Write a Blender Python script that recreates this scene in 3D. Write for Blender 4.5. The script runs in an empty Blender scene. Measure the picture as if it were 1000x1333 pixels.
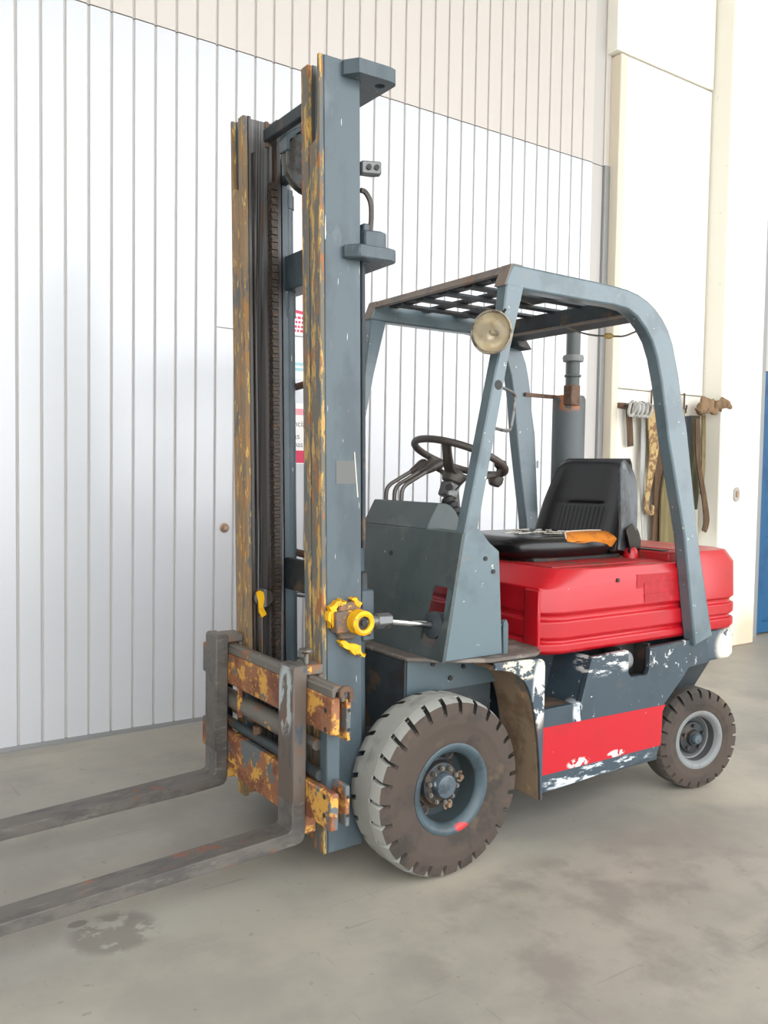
import bpy, bmesh, math, random
from mathutils import Vector, Matrix
from mathutils.geometry import tessellate_polygon
random.seed(7)
SC = bpy.context.scene
COL = SC.collection
PI = math.pi

# ------------------------------------------------------------------ camera
def camera():
    f, yaw, pitch, roll = 1114.607, 235.6671, -2.6969, 0.8945
    y, p, r = (math.radians(a) for a in (yaw, pitch, roll))
    fwd = Vector((math.cos(p) * math.cos(y), math.cos(p) * math.sin(y), math.sin(p)))
    right = fwd.cross(Vector((0, 0, 1))).normalized()
    up = right.cross(fwd)
    r2 = right * math.cos(r) + up * math.sin(r)
    u2 = up * math.cos(r) - right * math.sin(r)
    cd = bpy.data.cameras.new('camera')
    cd.sensor_fit = 'VERTICAL'
    cd.sensor_height = 36.0
    cd.sensor_width = 27.0
    cd.lens = 36.0 * f / 1333.0
    cd.clip_start = 0.05
    cd.clip_end = 200
    o = bpy.data.objects.new('camera', cd)
    COL.objects.link(o)
    m = Matrix((r2, u2, -fwd)).transposed().to_4x4()
    m.translation = Vector((1.7858, 2.7015, 1.358))
    o.matrix_world = m
    SC.camera = o
camera()

# ------------------------------------------------------------------ daylight and exposure
w = bpy.data.worlds.new('daylight')
SC.world = w
w.use_nodes = True
bg = w.node_tree.nodes['Background']
bg.inputs['Color'].default_value = (0.965, 0.985, 1.0, 1)
bg.inputs['Strength'].default_value = 1.0
SC.view_settings.view_transform = 'Standard'
SC.view_settings.look = 'None'
SC.view_settings.gamma = 1.0
SC.view_settings.use_curve_mapping = False
SC.view_settings.exposure = 2.05

# ------------------------------------------------------------------ materials
def lin(c):
    out = []
    for v in c:
        v = v / 255.0
        out.append(v / 12.92 if v <= 0.04045 else ((v + 0.055) / 1.055) ** 2.4)
    return (*out, 1.0)

def mat(name, base, rough=0.5, metal=0.0, layers=(), bump=0.0, bscale=60, coat=0.0, spec=0.5, glass=False, jitter=0.0):
    """Principled surface; each layer is a noise-shaped patch of another colour (paint loss, rust, dirt)."""
    m = bpy.data.materials.new(name)
    m.use_nodes = True
    nt = m.node_tree
    N, L = nt.nodes, nt.links
    b = N['Principled BSDF']
    b.inputs['Roughness'].default_value = rough
    b.inputs['Metallic'].default_value = metal
    b.inputs['Specular IOR Level'].default_value = spec
    b.inputs['Coat Weight'].default_value = coat
    b.inputs['Coat Roughness'].default_value = 0.22
    if glass:
        b.inputs['Transmission Weight'].default_value = 1.0
        b.inputs['IOR'].default_value = 1.25
    tc = N.new('ShaderNodeTexCoord')
    cur = None
    rcur = None
    colour = lin(base)
    def mixc(fac, a, bcol):
        x = N.new('ShaderNodeMix'); x.data_type = 'RGBA'
        if hasattr(fac, 'links'): L.new(fac, x.inputs[0])
        else: x.inputs[0].default_value = fac
        if hasattr(a, 'links'): L.new(a, x.inputs[6])
        else: x.inputs[6].default_value = a
        if hasattr(bcol, 'links'): L.new(bcol, x.inputs[7])
        else: x.inputs[7].default_value = bcol
        return x.outputs[2]
    cur = colour
    if jitter:
        oi = N.new('ShaderNodeObjectInfo')
        hs = N.new('ShaderNodeHueSaturation')
        hs.inputs['Color'].default_value = colour
        mr = N.new('ShaderNodeMapRange')
        L.new(oi.outputs['Random'], mr.inputs[0])
        mr.inputs[3].default_value = 1 - jitter; mr.inputs[4].default_value = 1 + jitter * 0.3
        L.new(mr.outputs[0], hs.inputs['Value'])
        cur = hs.outputs[0]
    rcur = rough
    for i, ly in enumerate(layers):
        mp = N.new('ShaderNodeMapping')
        s = ly.get('s', 8)
        mp.inputs['Scale'].default_value = s if isinstance(s, tuple) else (s, s, s)
        mp.inputs['Location'].default_value = (3.1 * i + ly.get('seed', 0) * 7.7, 1.7 * i, 2.3 * i)
        L.new(tc.outputs['Object'], mp.inputs['Vector'])
        nz = N.new('ShaderNodeTexNoise')
        nz.inputs['Scale'].default_value = 1.0
        nz.inputs['Detail'].default_value = ly.get('d', 6)
        nz.inputs['Roughness'].default_value = ly.get('nr', 0.6)
        L.new(mp.outputs[0], nz.inputs['Vector'])
        mr = N.new('ShaderNodeMapRange')
        mr.interpolation_type = 'SMOOTHSTEP'
        mr.inputs[1].default_value = ly.get('lo', 0.55)
        mr.inputs[2].default_value = ly.get('hi', 0.6)
        L.new(nz.outputs['Fac'], mr.inputs[0])
        fac = mr.outputs[0]
        if 'at' in ly:                       # patch kept near one spot of the thing
            c, h = ly['at']
            sb = N.new('ShaderNodeVectorMath'); sb.operation = 'SUBTRACT'
            L.new(tc.outputs['Object'], sb.inputs[0]); sb.inputs[1].default_value = c
            dv = N.new('ShaderNodeVectorMath'); dv.operation = 'DIVIDE'
            L.new(sb.outputs[0], dv.inputs[0]); dv.inputs[1].default_value = h
            ln = N.new('ShaderNodeVectorMath'); ln.operation = 'LENGTH'
            L.new(dv.outputs[0], ln.inputs[0])
            m2 = N.new('ShaderNodeMapRange'); m2.interpolation_type = 'SMOOTHSTEP'
            m2.inputs[1].default_value = 1.15; m2.inputs[2].default_value = 0.75
            L.new(ln.outputs['Value'], m2.inputs[0])
            mu = N.new('ShaderNodeMath'); mu.operation = 'MULTIPLY'
            L.new(fac, mu.inputs[0]); L.new(m2.outputs[0], mu.inputs[1])
            fac = mu.outputs[0]
        if 'amt' in ly:
            mu = N.new('ShaderNodeMath'); mu.operation = 'MULTIPLY'
            L.new(fac, mu.inputs[0]); mu.inputs[1].default_value = ly['amt']
            fac = mu.outputs[0]
        cur = mixc(fac, cur, lin(ly['c']))
        if 'r' in ly:
            x = N.new('ShaderNodeMix'); x.data_type = 'FLOAT'
            L.new(fac, x.inputs[0])
            if hasattr(rcur, 'links'): L.new(rcur, x.inputs[2])
            else: x.inputs[2].default_value = rcur
            x.inputs[3].default_value = ly['r']
            rcur = x.outputs[0]
    if hasattr(cur, 'links'): L.new(cur, b.inputs['Base Color'])
    else: b.inputs['Base Color'].default_value = cur
    if hasattr(rcur, 'links'): L.new(rcur, b.inputs['Roughness'])
    if bump:
        nz = N.new('ShaderNodeTexNoise')
        nz.inputs['Scale'].default_value = bscale
        nz.inputs['Detail'].default_value = 5
        L.new(tc.outputs['Object'], nz.inputs['Vector'])
        bp = N.new('ShaderNodeBump')
        bp.inputs['Strength'].default_value = bump
        bp.inputs['Distance'].default_value = 0.004
        L.new(nz.outputs['Fac'], bp.inputs['Height'])
        L.new(bp.outputs[0], b.inputs['Normal'])
    return m

RUST, DRUST, YEL, GRIME = (150, 84, 46), (92, 56, 40), (222, 160, 48), (70, 62, 54)
M = {}
M['floor'] = mat('polished_concrete', (164, 160, 149), 0.5, layers=[
    dict(c=(150, 146, 138), s=1.1, lo=.42, hi=.62, d=8, nr=.62),
    dict(c=(182, 175, 161), s=.8, lo=.5, hi=.68, d=8, seed=2),
    dict(c=(128, 125, 119), s=(2.2, 5, 1), lo=.54, hi=.74, d=9, seed=4, amt=.35, r=.42),
    dict(c=(122, 116, 106), s=26, lo=.66, hi=.74, d=3, seed=5, amt=.5),
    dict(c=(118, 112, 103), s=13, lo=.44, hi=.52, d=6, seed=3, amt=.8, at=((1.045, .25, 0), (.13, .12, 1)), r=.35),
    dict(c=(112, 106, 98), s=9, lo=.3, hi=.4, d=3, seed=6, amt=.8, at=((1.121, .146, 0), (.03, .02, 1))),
    dict(c=(138, 134, 128), s=3, lo=.44, hi=.62, d=6, seed=7, amt=.7, at=((.9, 1.2, 0), (.5, .35, 1))),
    dict(c=(132, 128, 122), s=4, lo=.44, hi=.64, d=6, seed=8, amt=.7, at=((-.3, 1.0, 0), (.8, .45, 1))),
    dict(c=(122, 117, 110), s=(1.6, 40, 1), lo=.68, hi=.74, d=3, seed=9, amt=.35),
    dict(c=(122, 117, 110), s=(40, 2.6, 1), lo=.69, hi=.74, d=3, seed=10, amt=.3)], bump=.06, bscale=40)
M['panel'] = mat('white_coated_sheet', (200, 203, 208), 0.34, spec=.8, layers=[dict(c=(194, 192, 190), s=1.4, lo=.5, hi=.75, amt=.5)], bump=.02, bscale=8, coat=1.0)
M['panel_warm'] = mat('cream_coated_sheet', (200, 194, 188), 0.42, layers=[dict(c=(194, 188, 182), s=1.4, lo=.5, hi=.75, amt=.4)])
M['seam'] = mat('grey_seam_metal', (188, 184, 180), 0.6, bump=.02)
M['plaster'] = mat('cream_painted_concrete', (243, 240, 230), 0.8, layers=[
    dict(c=(234, 226, 208), s=(3, 3, 1), lo=.5, hi=.75, amt=.5)], bump=.05, bscale=30)
M['column'] = mat('white_painted_concrete', (238, 235, 224), 0.8, layers=[
    dict(c=(214, 186, 154), s=2, d=1, lo=.2, hi=.5, at=((-4.45, -1.3, -.1), (1.0, .6, .62)), amt=.75),
    dict(c=(180, 170, 160), s=20, lo=.7, hi=.74)], bump=.05, bscale=30)
M['jamb'] = mat('shade_toned_jamb', (224, 214, 194), 0.8, bump=.03)  # darker beige puts the shade of a less lit return face into the colour
M['galv'] = mat('galvanised_steel', (158, 160, 162), 0.45, metal=.6, bump=.02)
M['ceiling'] = mat('pale_roof_sheet', (205, 200, 192), 0.8, bump=.02)
M['bluedoor'] = mat('blue_painted_steel', (12, 84, 128), 0.4, layers=[dict(c=(10, 64, 108), s=5, lo=.5, hi=.7)])
M['wall_off'] = mat('pale_wall', (205, 200, 190), 0.8, bump=.02)

BLUE = (80, 95, 101)
chips = dict(c=(182, 184, 178), s=34, lo=.70, hi=.72, d=3, seed=9)
M['paint'] = mat('blue_grey_paint', BLUE, 0.36, layers=[
    dict(c=(70, 83, 89), s=4, lo=.45, hi=.65), dict(c=(98, 111, 115), s=(9, 9, 3), lo=.55, hi=.7, seed=3, amt=.6), chips], bump=.05, bscale=25)
M['guard'] = mat('blue_grey_guard_paint', (93, 110, 117), 0.30, coat=.3, layers=[
    dict(c=(80, 96, 103), s=6, lo=.48, hi=.66), dict(c=(116, 110, 98), s=9, lo=.62, hi=.7, seed=2, amt=.4), chips], bump=.05, bscale=25)
M['guard_front'] = mat('dusty_brown_paint', (126, 114, 104), 0.6, layers=[dict(c=(104, 100, 98), s=9, lo=.48, hi=.6), dict(c=(140, 96, 70), s=20, lo=.6, hi=.66)], bump=.1)
M['mastpaint'] = mat('mast_blue_grey_paint', (78, 91, 98), 0.40, layers=[
    dict(c=(67, 79, 86), s=(7, 7, 3), lo=.46, hi=.64), dict(c=(100, 112, 117), s=(12, 12, 5), lo=.58, hi=.7, seed=3, amt=.6),
    dict(c=(226, 230, 232), s=(90, 90, 7), lo=.71, hi=.73, d=2, seed=5),
    dict(c=(150, 112, 72), s=26, lo=.71, hi=.74, seed=6, amt=.7)], bump=.07, bscale=22)
M['mastedge'] = mat('worn_yellow_rail_edge', (104, 98, 86), 0.55, layers=[
    dict(c=(188, 152, 82), s=(40, 40, 7), lo=.51, hi=.56, d=7, nr=.7), dict(c=(150, 96, 52), s=(40, 40, 10), lo=.56, hi=.60, d=6, seed=3),
    dict(c=(88, 94, 96), s=(30, 30, 5), lo=.56, hi=.6, seed=4)], bump=.15, bscale=70)
M['mastrust'] = mat('rusty_rail_edge', (132, 112, 86), 0.6, layers=[
    dict(c=(160, 118, 70), s=(40, 40, 8), lo=.50, hi=.57, d=7), dict(c=(92, 94, 94), s=(30, 30, 6), lo=.55, hi=.6, seed=4),
    dict(c=(200, 166, 92), s=(60, 60, 14), lo=.59, hi=.63, seed=6)], bump=.15, bscale=70)
M['greasy'] = mat('greasy_brown_rail', (84, 82, 80), 0.38, layers=[
    dict(c=(52, 40, 32), s=(60, 60, .8), lo=.46, hi=.58), dict(c=(126, 132, 136), s=(90, 90, .5), lo=.55, hi=.63, seed=3),
    dict(c=(110, 74, 46), s=(40, 40, 2), lo=.60, hi=.68, seed=5)], bump=.05)
M['chain'] = mat('greasy_chain_steel', (64, 57, 52), 0.5, metal=.3, layers=[dict(c=(100, 76, 56), s=60, lo=.55, hi=.62), dict(c=(200, 150, 60), s=50, lo=.72, hi=.74, seed=4)], bump=.1)
M['carriage'] = mat('rusty_yellow_carriage', (148, 98, 68), 0.7, layers=[
    dict(c=(118, 72, 52), s=14, lo=.45, hi=.62, d=7), dict(c=(208, 158, 74), s=13, lo=.515, hi=.56, d=9, nr=.72, seed=3),
    dict(c=(98, 104, 106), s=8, lo=.54, hi=.57, d=8, seed=5), dict(c=(228, 170, 40), s=60, lo=.66, hi=.69, seed=6)], bump=.25, bscale=80)
M['hookbar'] = mat('grey_worn_hook_bar', (104, 100, 94), 0.55, layers=[
    dict(c=(132, 92, 64), s=16, lo=.56, hi=.62), dict(c=(214, 160, 60), s=25, lo=.64, hi=.67, seed=4)], bump=.15)
M['fork'] = mat('worn_fork_steel', (100, 95, 90), 0.5, metal=.15, layers=[
    dict(c=(80, 77, 75), s=(7, 14, 14), lo=.44, hi=.62, d=9, nr=.7), dict(c=(126, 119, 112), s=(10, 40, 40), lo=.58, hi=.68, seed=4, amt=.6, d=8),
    dict(c=(128, 78, 58), s=(7, 10, 14), lo=.60, hi=.68, seed=5)], bump=.1, bscale=60)
M['shank'] = mat('worn_fork_shank', (104, 94, 86), 0.5, metal=.2, layers=[
    dict(c=(76, 84, 92), s=(20, 20, 5), lo=.54, hi=.6), dict(c=(176, 186, 188), s=(22, 22, 7), lo=.47, hi=.5, d=7, seed=4, at=((.52, .30, .63), (.05, .05, .12))),
    dict(c=(128, 84, 58), s=(20, 20, 9), lo=.6, hi=.66, seed=5)], bump=.12, bscale=60)
M['red'] = mat('red_paint', (178, 12, 28), 0.36, layers=[
    dict(c=(166, 16, 28), s=5, lo=.5, hi=.7), dict(c=(110, 40, 36), s=9, lo=.64, hi=.74, seed=3, amt=.55), dict(c=(230, 210, 205), s=45, lo=.73, hi=.75, seed=6)], bump=.04, bscale=18, coat=.15)
M['redtop'] = mat('dusty_red_paint', (168, 34, 38), 0.55, layers=[dict(c=(104, 70, 62), s=7, lo=.48, hi=.66, d=7)], bump=.06)
M['decal'] = mat('faded_dark_red_decal', (160, 8, 24), 0.5, layers=[dict(c=(176, 14, 30), s=40, lo=.5, hi=.6)])
M['side'] = mat('chassis_blue_grey_paint', (56, 70, 80), 0.42, layers=[
    dict(c=(49, 61, 70), s=5, lo=.48, hi=.66), dict(c=(92, 88, 74), s=6, lo=.56, hi=.72, seed=3, amt=.5),
    dict(c=(204, 206, 204), s=(12, 12, 44), lo=.51, hi=.55, d=8, nr=.75, seed=5, at=((-.77, .5, .64), (.22, .1, .05))),
    dict(c=(196, 202, 208), s=(11, 11, 40), lo=.49, hi=.55, d=8, nr=.7, seed=6, at=((-.72, .5, .225), (.34, .1, .035))),
    dict(c=(190, 198, 204), s=(24, 24, 9), lo=.50, hi=.54, d=7, seed=7, at=((-.62, .5, .47), (.035, .1, .06))),
    dict(c=(196, 200, 200), s=26, lo=.60, hi=.63, d=7, nr=.7, seed=8, at=((-1.19, .5, .64), (.2, .1, .1))),
    dict(c=(206, 208, 206), s=36, lo=.68, hi=.71, d=4, seed=10)], bump=.06, bscale=25)
M['stripe'] = mat('red_stripe_paint', (182, 13, 32), 0.42, layers=[
    dict(c=(172, 18, 34), s=6, lo=.5, hi=.7), dict(c=(222, 210, 206), s=30, lo=.5, hi=.53, d=6, seed=4, at=((-.62, .5, .275), (.06, .1, .02))),
    dict(c=(222, 210, 206), s=30, lo=.52, hi=.55, d=6, seed=5, at=((-.83, .5, .275), (.05, .1, .015))),
    dict(c=(220, 200, 196), s=40, lo=.7, hi=.73, seed=6)])
M['flange'] = mat('chipped_mudguard_paint', (60, 74, 86), 0.5, layers=[
    dict(c=(214, 208, 188), s=(16, 16, 22), lo=.47, hi=.51, d=8, nr=.7, at=((-.3, .5, .665), (.2, .1, .04))),
    dict(c=(214, 214, 208), s=(20, 20, 14), lo=.48, hi=.52, d=8, nr=.7, seed=3, at=((-.41, .5, .57), (.035, .1, .13))),
    dict(c=(120, 92, 70), s=9, lo=.5, hi=.7, seed=5, amt=.5)], bump=.08)
M['mud'] = mat('dirty_mudguard', (134, 114, 92), 0.85, layers=[
    dict(c=(112, 90, 70), s=11, lo=.46, hi=.64, d=7), dict(c=(78, 84, 90), s=4, lo=.53, hi=.66, seed=3), dict(c=(168, 130, 92), s=16, lo=.6, hi=.68, seed=5)], bump=.3, bscale=90)
M['cowl'] = mat('dark_cowl_paint', (74, 84, 84), 0.40, layers=[
    dict(c=(63, 72, 73), s=4, lo=.46, hi=.66), dict(c=(200, 200, 190), s=(40, 40, 26), lo=.715, hi=.73, d=3, seed=3), dict(c=(104, 108, 104), s=7, lo=.58, hi=.72, seed=4, amt=.5)], bump=.05, bscale=25)
M['lip'] = mat('worn_footplate_edge', (104, 96, 90), 0.6, layers=[dict(c=(132, 124, 116), s=14, lo=.52, hi=.62), dict(c=(84, 62, 50), s=8, lo=.56, hi=.66, seed=3)], bump=.15)
M['dirtfloor'] = mat('dirty_footplate', (98, 80, 66), 0.85, layers=[dict(c=(120, 92, 66), s=12, lo=.5, hi=.62), dict(c=(70, 66, 62), s=6, lo=.5, hi=.6, seed=3)], bump=.3)
M['dark'] = mat('dark_grimy_steel', (44, 43, 42), 0.6, layers=[dict(c=(72, 54, 42), s=9, lo=.55, hi=.65)], bump=.1)
M['under'] = mat('dark_grey_frame_paint', (52, 60, 65), 0.6, layers=[dict(c=(46, 46, 46), s=6, lo=.48, hi=.62), dict(c=(92, 76, 62), s=8, lo=.58, hi=.68, seed=3)], bump=.1)
M['cw_white'] = mat('chipped_counterweight_paint', (56, 70, 80), 0.5, layers=[
    dict(c=(226, 222, 206), s=(14, 14, 12), lo=.40, hi=.45, d=8, nr=.7, seed=2, at=((-1.66, .44, .615), (.15, .2, .10))), chips], bump=.08)
M['tread'] = mat('dusty_tyre_tread', (152, 153, 148), 0.9, layers=[dict(c=(126, 126, 122), s=9, lo=.5, hi=.68, d=6)], bump=.12, bscale=70)
M['tread_dark'] = mat('grey_tyre_tread', (88, 83, 78), 0.9, layers=[dict(c=(72, 68, 64), s=9, lo=.5, hi=.62, d=6)], bump=.12, bscale=70)
M['rubber'] = mat('brown_dusty_sidewall', (74, 64, 57), 0.85, layers=[dict(c=(58, 52, 47), s=7, lo=.46, hi=.62, d=6), dict(c=(94, 80, 66), s=5, lo=.56, hi=.68, seed=3)], bump=.12, bscale=60)
M['groove'] = mat('black_tyre_groove', (44, 42, 40), 0.9, bump=.1)
M['rim'] = mat('blue_grey_rim', (68, 84, 92), 0.4, layers=[dict(c=(54, 66, 72), s=8, lo=.48, hi=.62), dict(c=(190, 50, 54), s=10, lo=.5, hi=.55, d=2, seed=3, at=((-.045, .5, .165), (.03, .1, .014)))], bump=.06)
M['rimgrey_dark'] = mat('mid_grey_rim_disc', (86, 88, 88), 0.5, layers=[dict(c=(84, 84, 84), s=10, lo=.48, hi=.62)], bump=.1)
M['rimdeep'] = mat('dark_rim_barrel', (44, 54, 57), 0.5, layers=[dict(c=(42, 46, 46), s=9, lo=.48, hi=.62)], bump=.08)
M['rimdark'] = mat('dark_hub', (42, 48, 51), 0.5, layers=[dict(c=(72, 60, 50), s=10, lo=.52, hi=.64)], bump=.1)
M['rimgrey'] = mat('light_grey_rim', (122, 126, 127), 0.5, layers=[dict(c=(116, 116, 114), s=10, lo=.48, hi=.62), dict(c=(84, 78, 72), s=12, lo=.6, hi=.68, seed=3)], bump=.1)
M['nut'] = mat('worn_nut_steel', (128, 126, 120), 0.45, metal=.5, layers=[dict(c=(90, 76, 62), s=40, lo=.5, hi=.6)])
M['hubcap'] = mat('hub_cap_paint', (82, 94, 102), 0.35, layers=[dict(c=(60, 69, 77), s=18, lo=.48, hi=.58), dict(c=(180, 188, 190), s=25, lo=.64, hi=.68, seed=3)])
M['chrome'] = mat('chromed_rod', (215, 216, 218), 0.18, metal=1.0, bump=.01)
M['yellow'] = mat('fresh_yellow_paint', (245, 186, 10), 0.45, layers=[dict(c=(222, 160, 10), s=16, lo=.5, hi=.65), dict(c=(96, 84, 70), s=22, lo=.62, hi=.65, seed=3)], bump=.15)
M['sheave'] = mat('grey_sheave_steel', (92, 94, 94), 0.45, metal=.2, layers=[dict(c=(66, 62, 58), s=12, lo=.48, hi=.6)], bump=.08)
M['clevis'] = mat('rusty_clevis', (104, 92, 82), 0.6, layers=[dict(c=(150, 104, 66), s=16, lo=.54, hi=.62), dict(c=(236, 180, 20), s=22, lo=.585, hi=.605, d=5, seed=4)], bump=.2)
M['steel'] = mat('grey_steel_fitting', (110, 112, 112), 0.4, metal=.5, layers=[dict(c=(84, 76, 68), s=30, lo=.55, hi=.62)])
M['blackplastic'] = mat('worn_dark_plastic', (66, 60, 56), 0.45, layers=[dict(c=(88, 80, 74), s=14, lo=.5, hi=.66)], bump=.05)
M['rubberblack'] = mat('black_rubber', (36, 37, 38), 0.6, bump=.05)
M['lever'] = mat('grey_lever_rod', (96, 92, 88), 0.4, metal=.4, bump=.04)
M['vinyl'] = mat('black_vinyl', (17, 17, 18), 0.26, layers=[dict(c=(25, 25, 26), s=6, lo=.5, hi=.7)], bump=.12, bscale=35)
M['vinyl_grey'] = mat('streaked_grey_vinyl', (92, 98, 102), 0.4, layers=[dict(c=(50, 52, 54), s=(14, 14, 5), lo=.46, hi=.62), dict(c=(136, 142, 146), s=(14, 14, 4), lo=.58, hi=.7, seed=3)], bump=.1)  # grey with darker and lighter upright streaks
M['foam'] = mat('orange_foam', (204, 122, 32), 0.9, layers=[dict(c=(176, 100, 28), s=22, lo=.5, hi=.62)], bump=.3)
M['fray'] = mat('frayed_white_lining', (206, 200, 188), 0.9, bump=.1)
M['muffler'] = mat('grey_muffler', (90, 97, 99), 0.55, layers=[dict(c=(84, 90, 90), s=(8, 8, 2), lo=.46, hi=.62), dict(c=(164, 104, 68), s=18, lo=.45, hi=.55, seed=3, at=((-1.36, -.28, 1.74), (.12, .12, .07)))], bump=.06)
M['rustbar'] = mat('rusty_bar', (104, 80, 64), 0.7, layers=[dict(c=(88, 64, 50), s=30, lo=.5, hi=.6)], bump=.1)
M['lens'] = mat('cloudy_lamp_glass', (250, 246, 236), 0.2, glass=True)
M['reflector'] = mat('yellowed_reflector', (236, 230, 218), 0.3, metal=.5, layers=[dict(c=(216, 204, 180), s=30, lo=.5, hi=.62)])
M['lampbody'] = mat('grimy_lamp_shell', (158, 148, 132), 0.45, layers=[dict(c=(92, 78, 62), s=26, lo=.5, hi=.6)], bump=.1)
M['wire'] = mat('grey_wire', (120, 116, 106), 0.6, bump=.02)
M['tape'] = mat('yellow_tape', (206, 176, 110), 0.6, bump=.05)
M['paper'] = mat('white_paper_notice', (246, 244, 242), 0.7, bump=.01)
M['redink'] = mat('red_print', (222, 70, 104), 0.7)
M['pinkink'] = mat('pink_print', (238, 164, 176), 0.7)
M['ink'] = mat('grey_print', (120, 120, 122), 0.7)
M['teal'] = mat('pale_blue_print', (168, 212, 222), 0.7)
M['brass'] = mat('dull_lock_metal', (166, 140, 118), 0.45, metal=.4)
M['switch'] = mat('beige_plastic', (172, 166, 158), 0.5)
def cloth(n, c, c2):
    return mat(n, c, 0.95, layers=[dict(c=c2, s=(30, 30, 3), lo=.45, hi=.62, d=6), dict(c=tuple(int(v * .6) for v in c), s=(14, 14, 5), lo=.58, hi=.7, seed=3, amt=.7)], bump=.4, bscale=120)
M['olive'] = cloth('olive_webbing', (112, 102, 70), (128, 116, 82))
M['khaki'] = cloth('khaki_webbing', (138, 122, 88), (118, 104, 72))
M['brownweb'] = cloth('brown_webbing', (86, 66, 50), (104, 82, 60))
M['navyweb'] = cloth('dark_navy_webbing', (44, 46, 54), (60, 60, 66))
M['greenweb'] = cloth('dark_green_webbing', (70, 68, 52), (92, 88, 66))
M['greyweb'] = cloth('light_grey_webbing', (176, 176, 172), (150, 148, 142))
M['sack'] = cloth('brown_sackcloth', (142, 116, 88), (116, 94, 70))
M['mottle'] = mat('stained_yellow_webbing', (180, 154, 108), 0.9, layers=[dict(c=(128, 98, 70), s=26, lo=.48, hi=.54), dict(c=(190, 172, 92), s=30, lo=.6, hi=.64, seed=3)], bump=.3)

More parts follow.
